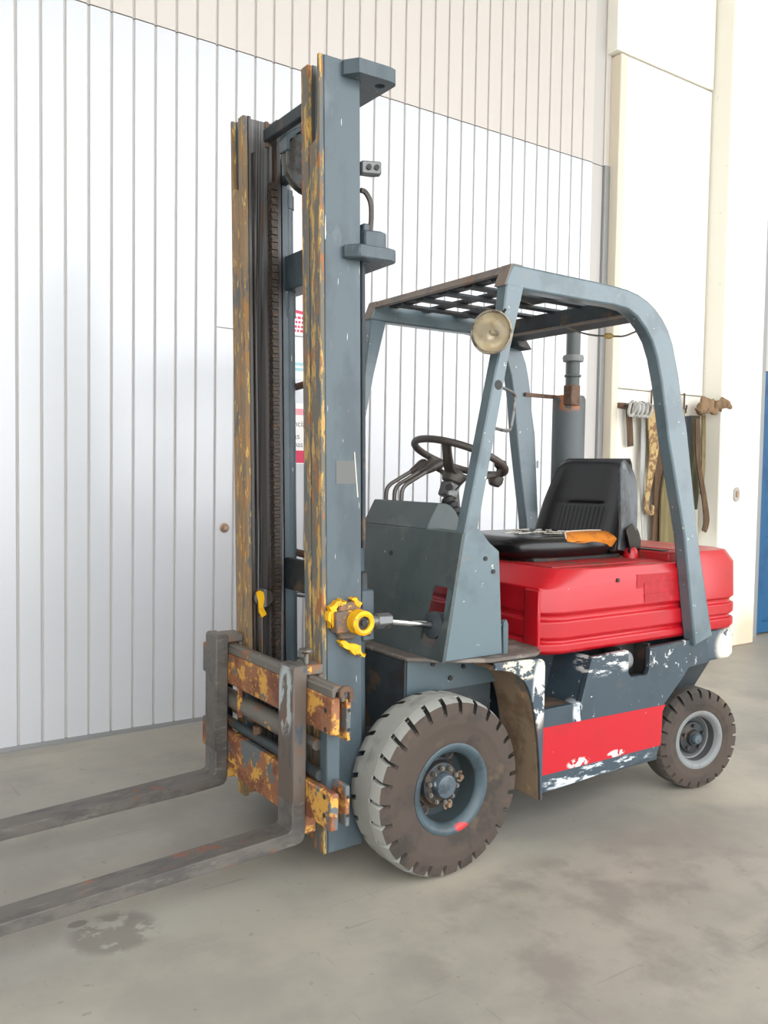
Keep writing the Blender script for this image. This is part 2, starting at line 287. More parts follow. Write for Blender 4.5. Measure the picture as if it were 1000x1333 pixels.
# ------------------------------------------------------------------ mesh helpers
class MB:
    def __init__(s):
        s.v, s.f, s.m, s.cur = [], [], [], 0
    def add(s, vs, fs):
        o = len(s.v)
        s.v += [tuple(v) for v in vs]
        for f in fs:
            s.f.append(tuple(i + o for i in f)); s.m.append(s.cur)
        return s
    def box(s, x0, x1, y0, y1, z0, z1):
        vs = [(x, y, z) for z in (z0, z1) for y in (y0, y1) for x in (x0, x1)]
        return s.add(vs, [(0, 2, 3, 1), (4, 5, 7, 6), (0, 1, 5, 4), (2, 6, 7, 3), (0, 4, 6, 2), (1, 3, 7, 5)])
    def obox(s, c, size, rot=None):
        hx, hy, hz = (a / 2 for a in size)
        R = rot or Matrix.Identity(3)
        c = Vector(c)
        vs = [c + R @ Vector((x, y, z)) for z in (-hz, hz) for y in (-hy, hy) for x in (-hx, hx)]
        return s.add(vs, [(0, 2, 3, 1), (4, 5, 7, 6), (0, 1, 5, 4), (2, 6, 7, 3), (0, 4, 6, 2), (1, 3, 7, 5)])
    def bar(s, p0, p1, a, b, up=(0, 0, 1)):
        p0, p1 = Vector(p0), Vector(p1)
        d = (p1 - p0); ln = d.length; d.normalize()
        side = d.cross(Vector(up)).normalized(); u = side.cross(d)
        R = Matrix((d, side, u)).transposed()
        return s.obox((p0 + p1) / 2, (ln, a, b), R)
    def prism(s, pts, ax, a0, a1, holes=()):
        def P(p, h):
            return (h, p[0], p[1]) if ax == 'x' else (p[0], h, p[1]) if ax == 'y' else (p[0], p[1], h)
        loops = [list(pts)] + [list(h) for h in holes]
        allp = [p for l in loops for p in l]
        n = len(allp)
        vs = [P(p, a0) for p in allp] + [P(p, a1) for p in allp]
        fs = []
        if holes:
            tri = tessellate_polygon([[Vector((p[0], p[1], 0)) for p in l] for l in loops])
            fs += [tuple(t) for t in tri] + [tuple(i + n for i in t) for t in tri]
        else:
            fs += [tuple(range(n)), tuple(range(n, 2 * n))]
        o = 0
        for l in loops:
            k = len(l)
            for i in range(k):
                j = (i + 1) % k
                fs.append((o + i, o + j, o + j + n, o + i + n))
            o += k
        return s.add(vs, fs)
    def tube(s, path, r, n=10, closed=False):
        path = [Vector(p) for p in path]
        k = len(path)
        rs = r if isinstance(r, (list, tuple)) else [r] * k
        vs, fs = [], []
        prev = None
        for i, p in enumerate(path):
            if closed: d = path[(i + 1) % k] - path[i - 1]
            else: d = path[min(i + 1, k - 1)] - path[max(i - 1, 0)]
            d.normalize()
            if prev is None:
                a = d.orthogonal().normalized()
            else:
                a = (prev - d * prev.dot(d))
                a = a.normalized() if a.length > 1e-6 else d.orthogonal().normalized()
            prev = a
            b = d.cross(a)
            for j in range(n):
                t = 2 * PI * j / n
                vs.append(p + (a * math.cos(t) + b * math.sin(t)) * rs[i])
        for i in range(k if closed else k - 1):
            i2 = (i + 1) % k
            for j in range(n):
                j2 = (j + 1) % n
                fs.append((i * n + j, i * n + j2, i2 * n + j2, i2 * n + j))
        if not closed:
            fs.append(tuple(range(n))); fs.append(tuple((k - 1) * n + j for j in range(n)))
        return s.add(vs, fs)
    def cyl(s, p0, p1, r, n=16, r2=None):
        return s.tube([p0, p1], [r, r if r2 is None else r2], n)
    def lathe(s, prof, c, axis=(0, 1, 0), n=32, mats=None):
        """prof: (radius, height along axis) pairs"""
        c = Vector(c); ax = Vector(axis).normalized()
        a = ax.orthogonal().normalized()
        if abs(ax.y) > .9: a = Vector((1, 0, 0)); a = (a - ax * a.dot(ax)).normalized()
        b = ax.cross(a)
        k = len(prof)
        vs = []
        for (r, h) in prof:
            for j in range(n):
                t = 2 * PI * j / n
                vs.append(c + ax * h + (a * math.cos(t) + b * math.sin(t)) * max(r, 1e-5))
        base = len(s.v)
        s.v += [tuple(v) for v in vs]
        for i in range(k - 1):
            for j in range(n):
                j2 = (j + 1) % n
                s.f.append(tuple(base + q for q in (i * n + j, i * n + j2, (i + 1) * n + j2, (i + 1) * n + j)))
                s.m.append(mats[i] if mats else s.cur)
        return s
    def loft(s, loops, cap=True):
        n = len(loops[0]); vs = [p for l in loops for p in l]; fs = []
        for i in range(len(loops) - 1):
            for j in range(n):
                j2 = (j + 1) % n
                fs.append((i * n + j, i * n + j2, (i + 1) * n + j2, (i + 1) * n + j))
        if cap:
            fs.append(tuple(range(n))); fs.append(tuple((len(loops) - 1) * n + j for j in range(n)))
        return s.add(vs, fs)
    def ribbon(s, path, w, t, wdir=(1, 0, 0)):
        """flat strap: width w (number or list) along wdir, thickness t, swept along path"""
        path = [Vector(p) for p in path]; k = len(path); wd0 = Vector(wdir).normalized()
        ws = w if isinstance(w, (list, tuple)) else [w] * k
        vs, fs = [], []
        for i, p in enumerate(path):
            d = (path[min(i + 1, k - 1)] - path[max(i - 1, 0)]).normalized()
            wd = (wd0 - d * wd0.dot(d)).normalized(); nn = d.cross(wd)
            for (q, e) in ((-1, -1), (-.4, -1.5), (.4, -.6), (1, -1), (1, 1), (.4, 1.5), (-.4, .6), (-1, 1)):
                vs.append(p + wd * q * ws[i] / 2 + nn * e * t / 2)
        n = 8
        for i in range(k - 1):
            for j in range(n):
                j2 = (j + 1) % n
                fs.append((i * n + j, i * n + j2, (i + 1) * n + j2, (i + 1) * n + j))
        fs.append(tuple(range(n))); fs.append(tuple((k - 1) * n + j for j in range(n)))
        return s.add(vs, fs)
    def xform(s, mtx):
        s.v = [tuple(mtx @ Vector(v)) for v in s.v]
        return s
    def build(s, name, mats, parent=None, bevel=0.0, sharp=38, label=None, kind=None, seg=1):
        if not isinstance(mats, (list, tuple)): mats = [mats]
        me = bpy.data.meshes.new(name)
        me.from_pydata(s.v, [], s.f)
        for m in mats: me.materials.append(M[m] if isinstance(m, str) else m)
        for p, i in zip(me.polygons, s.m): p.material_index = min(i, len(mats) - 1)
        bm = bmesh.new(); bm.from_mesh(me)
        bmesh.ops.recalc_face_normals(bm, faces=bm.faces)
        for f in bm.faces: f.smooth = True
        lim = math.radians(sharp)
        for e in bm.edges:
            e.smooth = len(e.link_faces) == 2 and e.calc_face_angle(0) < lim
        bm.to_mesh(me); bm.free()
        o = bpy.data.objects.new(name, me)
        COL.objects.link(o)
        if parent: o.parent = parent
        if bevel:
            b = o.modifiers.new('bevel', 'BEVEL'); b.width = bevel; b.segments = seg
            b.limit_method = 'ANGLE'; b.angle_limit = math.radians(40)
        if label: o['label'] = label
        if kind: o['kind'] = kind
        return o

def thing(name, label, cat, loc=(0, 0, 0), group=None):
    o = bpy.data.objects.new(name, None); COL.objects.link(o)
    o.empty_display_size = .1
    o['label'] = label; o['category'] = cat
    if group: o['group'] = group
    return o
def tag(o, label, cat, group=None):
    o['label'] = label; o['category'] = cat
    if group: o['group'] = group
    return o
def arc(c, r, a0, a1, n):
    return [(c[0] + r * math.cos(math.radians(a0 + (a1 - a0) * i / n)), c[1] + r * math.sin(math.radians(a0 + (a1 - a0) * i / n))) for i in range(n + 1)]
def smooth_path(pts, n=6):
    """Catmull-Rom through the points"""
    P = [Vector(p) for p in pts]; out = []
    for i in range(len(P) - 1):
        p0, p1, p2, p3 = P[max(i - 1, 0)], P[i], P[i + 1], P[min(i + 2, len(P) - 1)]
        for k in range(n):
            t = k / n
            out.append(.5 * ((2 * p1) + (p2 - p0) * t + (2 * p0 - 5 * p1 + 4 * p2 - p3) * t * t + (3 * p1 - p0 - 3 * p2 + p3) * t ** 3))
    out.append(P[-1])
    return out
def text(name, body, size, loc, parent, m, rotz=PI, thick=.0006):
    cu = bpy.data.curves.new(name, 'FONT'); cu.body = body; cu.size = size; cu.extrude = thick
    o = bpy.data.objects.new(name, cu); COL.objects.link(o)
    o.rotation_euler = (PI / 2, 0, rotz); o.location = loc
    dg = bpy.context.evaluated_depsgraph_get()
    me = bpy.data.meshes.new_from_object(o.evaluated_get(dg)); me.materials.clear(); me.materials.append(M[m])
    q = bpy.data.objects.new(name, me); COL.objects.link(q); q.matrix_world = Matrix.LocRotScale(o.location, o.rotation_euler, None)
    bpy.data.objects.remove(o)
    if parent: q.parent = parent
    return q

# ================================================================== THE SETTING
DY = -1.585          # face of the sheet-metal wall
mb = MB().box(-12, 7.2, -1.9, 16, -.15, 0)
mb.build('floor', 'floor', kind='structure', label='grey mottled concrete floor with stains')
MB().box(-12, 7.2, -1.9, 5.6, 6.5, 6.6).build('ceiling', 'ceiling', kind='structure')
MB().box(7.0, 7.2, -1.9, 5.6, 0, 6.5).build('wall_left', 'wall_off', kind='structure')
MB().box(-12.2, -12, -1.9, 5.6, 0, 6.5).build('wall_right', 'wall_off', kind='structure')

PITCH, X0 = .1095, .942
LEFT_EXTRA = 12
wall = MB().box(-3.0, 7.0, DY - .12, DY - .010, 3.5715, 6.5).build('wall_back', 'seam', kind='structure', label='cream ribbed sheet metal wall above the seam')
door = MB().box(-3.0, 7.0, DY - .12, DY - .010, 0.03, 3.5655).build('door_1', 'seam', kind='structure', label='white ribbed sheet metal sliding door reaching the floor')
wick = MB().box(-.05 - 9 * PITCH + .1, -.05, DY - .0105, DY - .0095, .03, 2.106).build('door_2', 'seam', kind='structure', label='personnel door cut into the white ribbed sheet door')
def panel_mesh(z0, z1):
    w2 = PITCH / 2 - .0052
    b = MB()
    # a plank with folded-back edges and a small rib on the left edge
    b.prism([(-w2, -.012), (-w2, -.003), (-w2 + .003, 0), (w2 - .003, 0), (w2, -.003), (w2, -.012)], 'z', z0, z1)
    return b
def panel(name, k, z0, z1, m, parent, cache={}):
    key = (round(z0, 3), round(z1, 3), m)
    x = X0 - PITCH * k - PITCH / 2
    if key not in cache:
        o = panel_mesh(z0, z1).build(name, m, parent); cache[key] = o.data
    else:
        o = bpy.data.objects.new(name, cache[key]); COL.objects.link(o); o.parent = parent
    o.location = (x, DY, 0)
    return o
k0, k1 = -LEFT_EXTRA, 35
for k in range(k0, k1):
    xr = X0 - PITCH * (k + 1); xl = X0 - PITCH * k
    panel('panel', k, 3.5715, 6.49, 'panel_warm', wall)
    if xl < -.03 and xr > -1.04:
        panel('panel', k, 2.112, 3.5655, 'panel', door)
        panel('panel', k, .028, 2.106, 'panel', wick)
    elif xl < -2.3:
        panel('panel', k, 1.436, 3.5655, 'panel', door)
        panel('panel', k, .028, 1.433, 'panel', door)
    else:
        panel('panel', k, .028, 3.5655, 'panel', door)
# plain sheet further left, outside the picture
MB().box(X0 + PITCH * LEFT_EXTRA, 7.0, DY - .02, DY, 0.05, 6.49).build('sheet', 'panel', wall)
mb = MB(); mb.box(-3.0, 7.0, DY - .03, DY + .003, .008, .03); mb.build('trim_1', 'galv', kind='structure', label='grey steel kick rail along the foot of the sheet door')
lk = MB().lathe([(.0, .026), (.012, .026), (.018, .02), (.02, .006), (.026, .004), (.026, 0)], (-.101, DY, 1.043), (0, 1, 0), 20).build('lock', 'brass', wick, label='round dull brass lock')
MB().box(-2.424, -2.412, DY, DY + .008, 1.40, 1.45).build('latch', 'galv', door)
MB().box(-3.056, -3.002, DY - .1, DY - .002, 3.573, 6.5).build('trim_2', 'panel_warm', kind='structure', label='cream edge strip above the frame post')
# jamb and concrete wall to the right of the door
MB().box(-3.056, -3.002, DY - .1, DY + .012, 0, 3.571).build('trim_2', 'galv', kind='structure', label='pale steel frame post at the right edge of the sheet door')
WY, CY = -1.505, -1.335
mb = MB(); mb.box(-3.125, -3.058, -1.75, WY + .004, 0, 4.345); mb.build('trim_3', 'jamb', kind='structure', bevel=.006, label='concrete jamb strip with its shade painted in as beige')
MB().box(-4.118, -3.127, -1.75, WY, 0, 1.985).build('wall_back', 'plaster', kind='structure', bevel=.006, label='cream concrete wall slab with slings hung on it')
MB().box(-4.118, -3.127, -1.75, WY, 1.992, 4.345).build('wall_back', 'plaster', kind='structure', bevel=.006, label='cream concrete wall slab above the slings')
MB().box(-4.118, -3.004, -1.75, WY + .012, 4.352, 6.5).build('wall_back', 'plaster', kind='structure', bevel=.006, label='topmost cream concrete wall slab')
MB().box(-4.66, -4.128, -1.75, CY, 0, 6.5).build('trim_4', 'column', kind='structure', bevel=.012, label='white concrete column with a stained foot')
MB().box(-4.965, -4.67, -1.75, -1.50, 0, 6.5).build('trim_5', 'galv', kind='structure', label='grey steel guide post beside the white column')
MB().box(-12, -4.66, -1.9, -1.75, 0, 6.5).build('wall_back', 'plaster', kind='structure', label='far right end of the back wall')
bd = MB().box(-6.4, -4.975, -1.62, -1.55, .02, 2.25).build('door_3', 'bluedoor', kind='structure', label='blue painted steel door at the right edge')
for z in (.02, .75, 1.5, 2.15): MB().box(-6.4, -4.975, -1.55, -1.52, z, z + .09).build('rail', 'bluedoor', bd)
MB().box(-5.06, -4.975, -1.55, -1.515, 0.02, 2.25).build('stile', 'bluedoor', bd)
MB().box(-6.4, -4.975, -1.66, -1.52, 2.26, 6.5).build('wall_back', 'seam', kind='structure', label='grey sheet above the blue door')

# small things on the walls
t = thing('socket_plate', 'small beige rounded socket plate on the white concrete column', 'switch plate')
def rrect(cx, cz, w, h, r, n=5):
    P = []
    for (sx, sz, a) in ((1, 1, 0), (-1, 1, 90), (-1, -1, 180), (1, -1, 270)):
        P += arc((cx + sx * (w / 2 - r), cz + sz * (h / 2 - r)), r, a, a + 90, n)
    return P
MB().prism(rrect(-4.35, 1.222, .075, .115, .036), 'y', CY, CY + .012).build('plate', 'switch', t, bevel=.003)
MB().prism(rrect(-4.345, 1.225, .03, .05, .012), 'y', CY + .012, CY + .02).build('insert', 'brass', t, label='brownish worn insert')

# notices on the sheet door, seen between the mast rails
SY = DY + .0005
def notice(name, x0, x1, z0, z1, label):
    o = MB().box(x0, x1, SY, SY + .0012, z0, z1).build(name, 'paper')
    return tag(o, label, 'notice', 'printed notices on the sheet door')
n1 = notice('notice', -.70, -.435, 2.114, 2.40, 'white notice with a red band and red lines, topmost behind the mast')
yy = SY + .0012
b = MB()
pts = [(-.435 - .265 * i / 16, 2.275 - .018 * math.sin(PI * i / 16) - .012 * i / 16) for i in range(17)]
b.prism(pts + [(x, z - .018) for x, z in reversed(pts)], 'y', yy, yy + .0006); b.build('red_band', 'redink', n1)
b = MB()
for r, zz in enumerate((2.213, 2.188, 2.163, 2.140)):
    x = -.445
    while x > -.68:
        wd = random.uniform(.01, .03); b.box(x - wd, x, yy, yy + .0006, zz - .007, zz + .007); x -= wd + .006
b.build('red_print', 'redink', n1, kind='stuff')
n2 = notice('notice', -.70, -.47, 1.87, 2.04, 'plain white notice with a pale blue mark, middle one behind the mast')
b = MB()
for zz in (1.955, 1.925): b.box(-.60, -.50, yy, yy + .0006, zz - .009, zz + .009)
b.build('blue_print', 'teal', n2)
n3 = notice('notice', -.72, -.49, 1.395, 1.735, 'white notice with pink bands and grey lettering, lowest behind the mast')
MB().box(-.72, -.49, yy, yy + .0006, 1.67, 1.705).build('pink_band', 'pinkink', n3)
MB().box(-.72, -.49, yy, yy + .0006, 1.40, 1.47).build('pink_band', 'redink', n3, label='stronger pink band')
for (bd_, z, s) in (('ncia', 1.605, .05), ('as', 1.535, .05), ('oas', 1.49, .045)):
    text('lettering', bd_, s, (-.515, yy + .0002, z), n3, 'ink')

# ================================================================== FORKLIFT
FL = thing('forklift', 'old blue-grey and red counterbalance forklift truck standing on concrete', 'forklift')

# ---- mast (leans forward a little)
TILT = Matrix.Translation((.386, 0, .10)) @ Matrix.Rotation(math.radians(1.18), 4, 'Y')
def T(b): return b.xform(TILT)
def mir(pts, s): return [(x, y * s) for x, y in pts]
for s, nm in ((1, 'near'), (-1, 'far')):
    # outer channel: flanges to the inside, web outside
    b = MB()
    b.prism(mir([(-.0182, .33), (-.153, .33), (-.153, .312), (-.0182, .312)], s), 'z', 0, 2.555)
    b.prism(mir([(-.136, .3125), (-.153, .3125), (-.153, .262), (-.136, .262)], s), 'z', 0, 2.555)
    o = T(b).build('outer_mast_rail', 'mastpaint', FL, bevel=.003)
    b = MB(); b.prism([(.266 * s, 0), (.33 * s, 0), (.33 * s, 2.555), (.318 * s, 2.555), (.314 * s, 2.33), (.304 * s, 2.30), (.266 * s, 2.29)], 'x', -.018, 0)
    T(b).build('front_flange', 'mastedge' if s > 0 else 'mastrust', o, bevel=.003, label='worn yellow and rust front flange')
    # inner channel
    b = MB()
    b.prism(mir([(-.0182, .258), (-.14, .258), (-.14, .244), (-.0182, .244)], s), 'z', .03, 2.548)
    b.prism(mir([(-.124, .245), (-.14, .245), (-.14, .196), (-.124, .196)], s), 'z', .03, 2.548)
    b.prism(mir([(-.020, .245), (-.034, .245), (-.034, .222), (-.020, .222)], s), 'z', .03, 2.548)
    o = T(b).build('inner_mast_rail', 'greasy', FL, bevel=.002)
    b = MB(); b.prism(mir([(0.002, .218), (0.002, .260), (-.018, .260), (-.018, .218)], s), 'z', .03, 2.545)
    T(b).build('front_flange', 'mastedge' if s > 0 else 'mastrust', o, bevel=.003)
# yellow/white scratches, label scar on the near rail
b = MB(); b.box(-.055, -.130, .3302, .3312, 1.215, 1.29); T(b).build('label_scar', mat('dull_grey_scar', (104, 106, 104), .7, bump=.05), bpy.data.objects['outer_mast_rail'])
b = MB(); b.prism([(-.128, 1.315), (-.124, 1.32), (-.136, 1.17), (-.140, 1.17)], 'y', .3303, .3316); T(b).build('scratch', 'fray', bpy.data.objects['outer_mast_rail'], label='bare white scratch')
# crosshead plates (top) and lower bracket, with chamfered ears round the rails
def ear_plate(z0, z1, name, back, holes=True):
    P = []
    for s in (1, -1):
        E = [(-.083, .331), (-.083, .345), (-.115, .385), (-.235, .385), (-.258, .378), (-.268, .362), (-.268, .34), (back, .14)]
        P += [(x, y * s) for x, y in (E if s > 0 else reversed(E))]
    inner = []
    P2 = P + [(-.17, -.14), (-.17, -.331), (-.17, -.332)][:0]
    # front side: from far ear along behind rails
    front = [(-.083, -.331), (-.156, -.331), (-.156, -.30), (-.190, -.27), (-.19, .27), (-.156, .30), (-.156, .331)]
    poly = P + front[1:]
    H = []
    if holes:
        for s in (1, -1):
            H.append([(-.225 + .017 * math.cos(a * PI / 8), .335 * s + .017 * math.sin(a * PI / 8)) for a in range(16)])
    b = MB(); b.prism(poly, 'z', z0, z1, H)
    return T(b).build(name, 'mastpaint', FL, bevel=.004)
ear_plate(2.503, 2.548, 'crosshead', -.262)
o2 = ear_plate(1.935, 1.977, 'mast_bracket', -.275, False)
b = MB(); b.box(-.19, -.165, -.33, .33, 1.93, 2.06); T(b).build('mast_crossbeam', 'mastpaint', FL, bevel=.004)
b = MB()
b.box(-.178, -.155, -.33, .33, .80, .92); T(b).build('mast_crossbeam', 'under', FL, bevel=.004)
b = MB(); b.box(-.178, -.155, -.33, .33, .04, .26); T(b).build('mast_crossbeam', 'under', FL, bevel=.004)
# cylinder head seated on each bracket, cylinder, rod, hose, manifold
for s in (1, -1):
    b = MB()
    b.prism([(x, y * s) for x, y in [(-.16, .25), (-.16, .345)] + arc((-.215, .315), .05, 40, -40, 6)[::-1][:0] + [(-.215, .358), (-.245, .345), (-.252, .31), (-.24, .27), (-.215, .25)]], 'z', 1.977, 2.035)
    o = T(b).build('cylinder_head', 'mastpaint', FL, bevel=.005)
    b = MB(); b.lathe([(.0, 0), (.03, 0), (.03, 1.75), (.034, 1.76), (.034, 1.86), (0, 1.86)], (-.186, .243 * s, .08), (0, 0, 1), 20); T(b).build('lift_cylinder', 'mastpaint', FL)
    top = 2.50
    b = MB(); b.cyl((-.183, .243 * s, 2.03), (-.183, .243 * s, top), .017, 14); T(b).build('lift_rod', 'steel', o, label='dull steel lift rod')
b = MB(); b.cyl((-.168, .318, 1.0), (-.168, .318, 1.94), .008, 10); T(b).build('guide_rod', 'under', FL, label='thin dark rod beside the near rail')
b = MB()
b.prism([(-.165, .32), (-.225, .345), (-.235, .32), (-.215, .30), (-.165, .29)], 'z', 2.22, 2.262)
o = T(b).build('valve_block', 'steel', FL, bevel=.004)
b = MB()
R_ = Vector((-.37, .93, 0)).normalized()
for q in (0.35, .75):
    c = Vector((-.165, .32, 2.241)).lerp(Vector((-.225, .345, 2.241)), q); b.cyl(c, c + Vector((.38, .92, 0)) * .006, .009, 10)
T(b).build('bolt', 'dark', o)
b = MB(); b.tube(smooth_path([(-.16, .32, 2.165), (-.178, .322, 2.16), (-.195, .325, 2.13), (-.198, .325, 2.08), (-.192, .325, 2.035)], 4), .009, 8); T(b).build('hose', 'blackplastic', FL)
# far cylinder top cap seen through the mast
b = MB(); b.lathe([(0, .05), (.026, .05), (.026, .03), (.030, .03), (.030, -.02), (.026, -.02), (.026, -.40)], (-.186, -.243, 2.26), (0, 0, 1), 18); T(b).build('cylinder_cap', 'mastpaint', FL)
# chain sheaves
def sheave(y):
    b = MB()
    b.lathe([(.03, -.022), (.095, -.022), (.108, -.018), (.108, -.012), (.094, -.008), (.094, .008), (.108, .012), (.108, .018), (.095, .022), (.062, .022), (.058, .010), (.03, .012), (.028, .03), (0, .03), (0, -.022), (.03, -.022)], (-.16, y, 2.335), (0, 1, 0), 32)
    o = T(b).build('chain_sheave', 'sheave', FL)
    b = MB(); b.lathe([(.092, -.0085), (.0955, -.0075), (.0955, .0075), (.092, .0085)], (-.16, y, 2.335), (0, 1, 0), 32); T(b).build('groove_lining', 'yellow', o, label='yellow painted sheave groove')
    b = MB(); b.prism([(-.05, 2.36), (-.048, 2.40), (-.085, 2.44), (-.16, 2.46), (-.23, 2.44), (-.23, 2.425), (-.16, 2.445), (-.095, 2.428), (-.062, 2.395), (-.063, 2.36)], 'y', y - .03, y + .03); T(b).build('chain_guard', 'mastpaint', o, bevel=.003)
sheave(-.005)
b = MB(); b.box(-.175, -.145, -.22, .22, 2.32, 2.35); b.box(-.10, -.07, -.20, .20, 2.455, 2.50); T(b).build('sheave_axle', 'under', FL, bevel=.004)
b = MB(); b.cyl((-.085, -.20, 2.44), (-.085, -.20, 2.53), .008, 8); T(b).build('chain_anchor', 'rustbar', FL)
# leaf chains: the far one runs down inside the far rail
def chain(y, x, z0, z1, w):
    b = MB(); z = z0; i = 0
    while z < z1:
        ww = w if i % 2 else w * .72
        b.box(x - .012, x + .012, y - ww / 2, y + ww / 2, z, z + .0120)
        z += .0135; i += 1
    return T(b).build('lift_chain', 'chain', FL, kind='stuff')
chain(-.178, -.096, .35, 2.30, .036)
chain(.175, -.105, .35, 2.36, .034)
# hose guide strips and greasy guide bars inside the far rail
b = MB(); b.box(-.108, -.098, -.218, -.205, .05, 2.45); b.box(-.046, -.040, -.235, -.215, .05, 2.42); T(b).build('guide_strip', 'greasy', FL)
b = MB(); b.box(-.178, -.155, -.262, -.215, .2, 2.42); T(b).build('guide_strip', 'mastpaint', FL)
# rusty hose pipe bent between the rails
b = MB(); b.tube(smooth_path([(-.235, -.13, 1.585), (-.235, -.23, 1.58), (-.235, -.318, 1.57), (-.235, -.335, 1.53), (-.235, -.335, 1.25), (-.23, -.32, 1.0), (-.225, -.312, .96), (-.225, -.28, .935), (-.225, -.15, .93)], 5), .014, 8); T(b).build('hydraulic_pipe', 'rustbar', FL, label='bent rusty hydraulic pipe')
b = MB(); b.tube([(-.225, -.30, .93), (-.22, -.30, .3)], .011, 8); T(b).build('hydraulic_pipe', 'dark', FL)
# roller inside the far rail, with yellow paint
b = MB(); b.lathe([(0, .05), (.032, .05), (.036, .044), (.036, .0), (0, 0)], (-.055, -.235, .775), (0, 1, 0), 24)
o = T(b).build('carriage_roller', 'greasy', FL)
b = MB(); b.prism([(-.026, .76), (-.018, .80), (-.03, .808), (-.046, .80), (-.05, .775), (-.044, .745), (-.058, .715), (-.04, .705), (-.028, .725)], 'y', -.19, -.182); T(b).build('paint_patch', 'yellow', o, label='patch of fresh yellow paint')
b = MB(); b.prism([(-.045, -.232), (-.05, -.232), (-.05, -.2), (-.045, -.2)], 'z', .55, .74); T(b).build('wear_strip', 'hookbar', FL)
# tilt-cylinder yokes on the outer rails
b = MB()
b.box(-.03, -.13, .33, .372, .735, .805)
b.prism([(-.03, .76), (-.06, .83), (-.12, .83), (-.15, .79), (-.15, .745), (-.11, .705), (-.06, .71)], 'y', .33, .352)
yo = T(b).build('tilt_yoke', 'clevis', FL, bevel=.004, label='rusty yoke with rough yellow paint')
def ragged(pts, amp=.006, n=4):
    rr = random.Random(5); out = []
    for i, p in enumerate(pts):
        q = pts[(i + 1) % len(pts)]
        for k in range(n):
            t = k / n; out.append((p[0] + (q[0] - p[0]) * t + rr.uniform(-amp, amp), p[1] + (q[1] - p[1]) * t + rr.uniform(-amp, amp)))
    return out
b = MB()
for (pts) in ([(-.012, .775), (-.018, .82), (-.05, .842), (-.075, .835), (-.07, .82), (-.045, .815), (-.035, .79), (-.03, .76), (-.018, .75)],
              [(-.10, .835), (-.125, .842), (-.14, .82), (-.128, .81), (-.112, .82)],
              [(-.055, .70), (-.08, .705), (-.125, .685), (-.15, .65), (-.14, .64), (-.115, .655), (-.085, .672)]):
    b.prism(ragged(pts), 'y', .3300, .3545)
T(b).build('paint_patch', 'yellow', yo, label='rough fresh yellow paint')
b = MB()
b.lathe([(.022, .036), (.023, .044), (.032, .047), (.040, .042), (.041, .002), (.034, 0)], (-.108, .372, .768), (0, 1, 0), 26)
T(b).build('pin_eye', 'yellow', yo, label='yellow painted ring of the tilt pin')
b = MB(); b.lathe([(0, .042), (.009, .042), (.010, .036), (.023, .035), (.023, .03)], (-.108, .372, .769), (0, 1, 0), 20); T(b).build('pin', 'clevis' if False else 'dark', yo)
b = MB(); b.cyl((-.12, .390, .767), (-.175, .390, .765), .02, 14); b.cyl((-.168, .390, .765), (-.225, .388, .762), .027, 6); T(b).build('rod_end', 'steel', yo, bevel=.003)
b = MB(); b.cyl((-.12, .395, .735), (-.14, .40, .728), .008, 8); T(b).build('grease_nipple', 'nut', yo)
b = MB(); b.prism([(-.06, .74), (-.06, .81), (-.09, .845), (-.13, .83), (-.14, .76), (-.10, .725)], 'y', -.33, -.395); yo2 = T(b).build('tilt_yoke', 'clevis', FL, bevel=.004)
# tilt cylinders through the cowl
def W(v): return TILT @ Vector(v)
for s in (1, -1):
    a, c = W((-.20, .388 * s, .763)), Vector((-.035, .372 * s, .828))
    d = (c - a).normalized()
    MB().cyl(a, c, .0125, 16).build('tilt_rod', 'chrome', FL, label='bright chromed tilt rod')
    o = MB().cyl(c - d * .02, c + d * .30, .047, 24).build('tilt_cylinder', 'under', FL, bevel=.004)
    MB().lathe([(.014, -.006), (.03, -.004), (.048, .004), (.048, .014)], c - d * .026, d, 24).build('gland', 'under', o)
# plate bracket on the mast's rear edge
b = MB(); b.box(-.153, -.200, .27, .335, .69, .86); T(b).build('mast_gusset', 'mastpaint', FL, bevel=.004)

# ---- fork carriage
def carriage_bar(z0, z1, name):
    x0, x1 = .434, .464
    o = MB().box(x0, x1, -.503, .503, z0, z1).build(name, 'carriage', FL, bevel=.004)
    return o
ub = carriage_bar(.552, .668, 'upper_carriage_bar')
lb = carriage_bar(.256, .371, 'lower_carriage_bar')
# stepped lower edge on the lower bar
MB().box(.436, .463, -.20, .18, .218, .257).build('lower_edge', 'carriage', lb, bevel=.003)
# raised hook rail along the upper bar with a curled end
prof = [(.412, .652), (.412, .688), (.424, .702), (.448, .704), (.462, .694), (.462, .668), (.450, .668), (.446, .684), (.430, .684), (.428, .652)]
MB().prism(prof, 'y', -.385, .50).build('hook_rail', 'hookbar', ub, bevel=.003, label='grey worn hook rail')
b = MB()
b.prism([(x - .02, z) for x, z in prof], 'y', .50, .515); b.build('hook_end', 'rustbar', ub, bevel=.003)
# rear end plates
for (par, z0, z1) in ((ub, .53, .66), (lb, .262, .39)):
    for s in (1, -1):
        b = MB(); b.box(.396, .412, .40 * s, .505 * s, z0, z1); b.build('end_plate', 'carriage', par, bevel=.003)
        for zz in (z0 + .035, z1 - .035):
            MB().cyl((.4635, .465 * s, zz), (.4655, .465 * s, zz), .008, 10).build('bolt_hole', 'dark', par)
            MB().cyl((.404, .502 * s, zz), (.404, .5065 * s, zz), .006, 10).build('bolt_hole', 'dark', par)
# uprights joining the bars
for y in (.405, -.405, .17, -.17):
    w_ = .045 if abs(y) > .3 else .02
    MB().box(.385, .434, y - w_ / 2, y + w_ / 2, .27, .66).build('carriage_upright', 'mastpaint' if y > .3 else 'under', FL, bevel=.004)
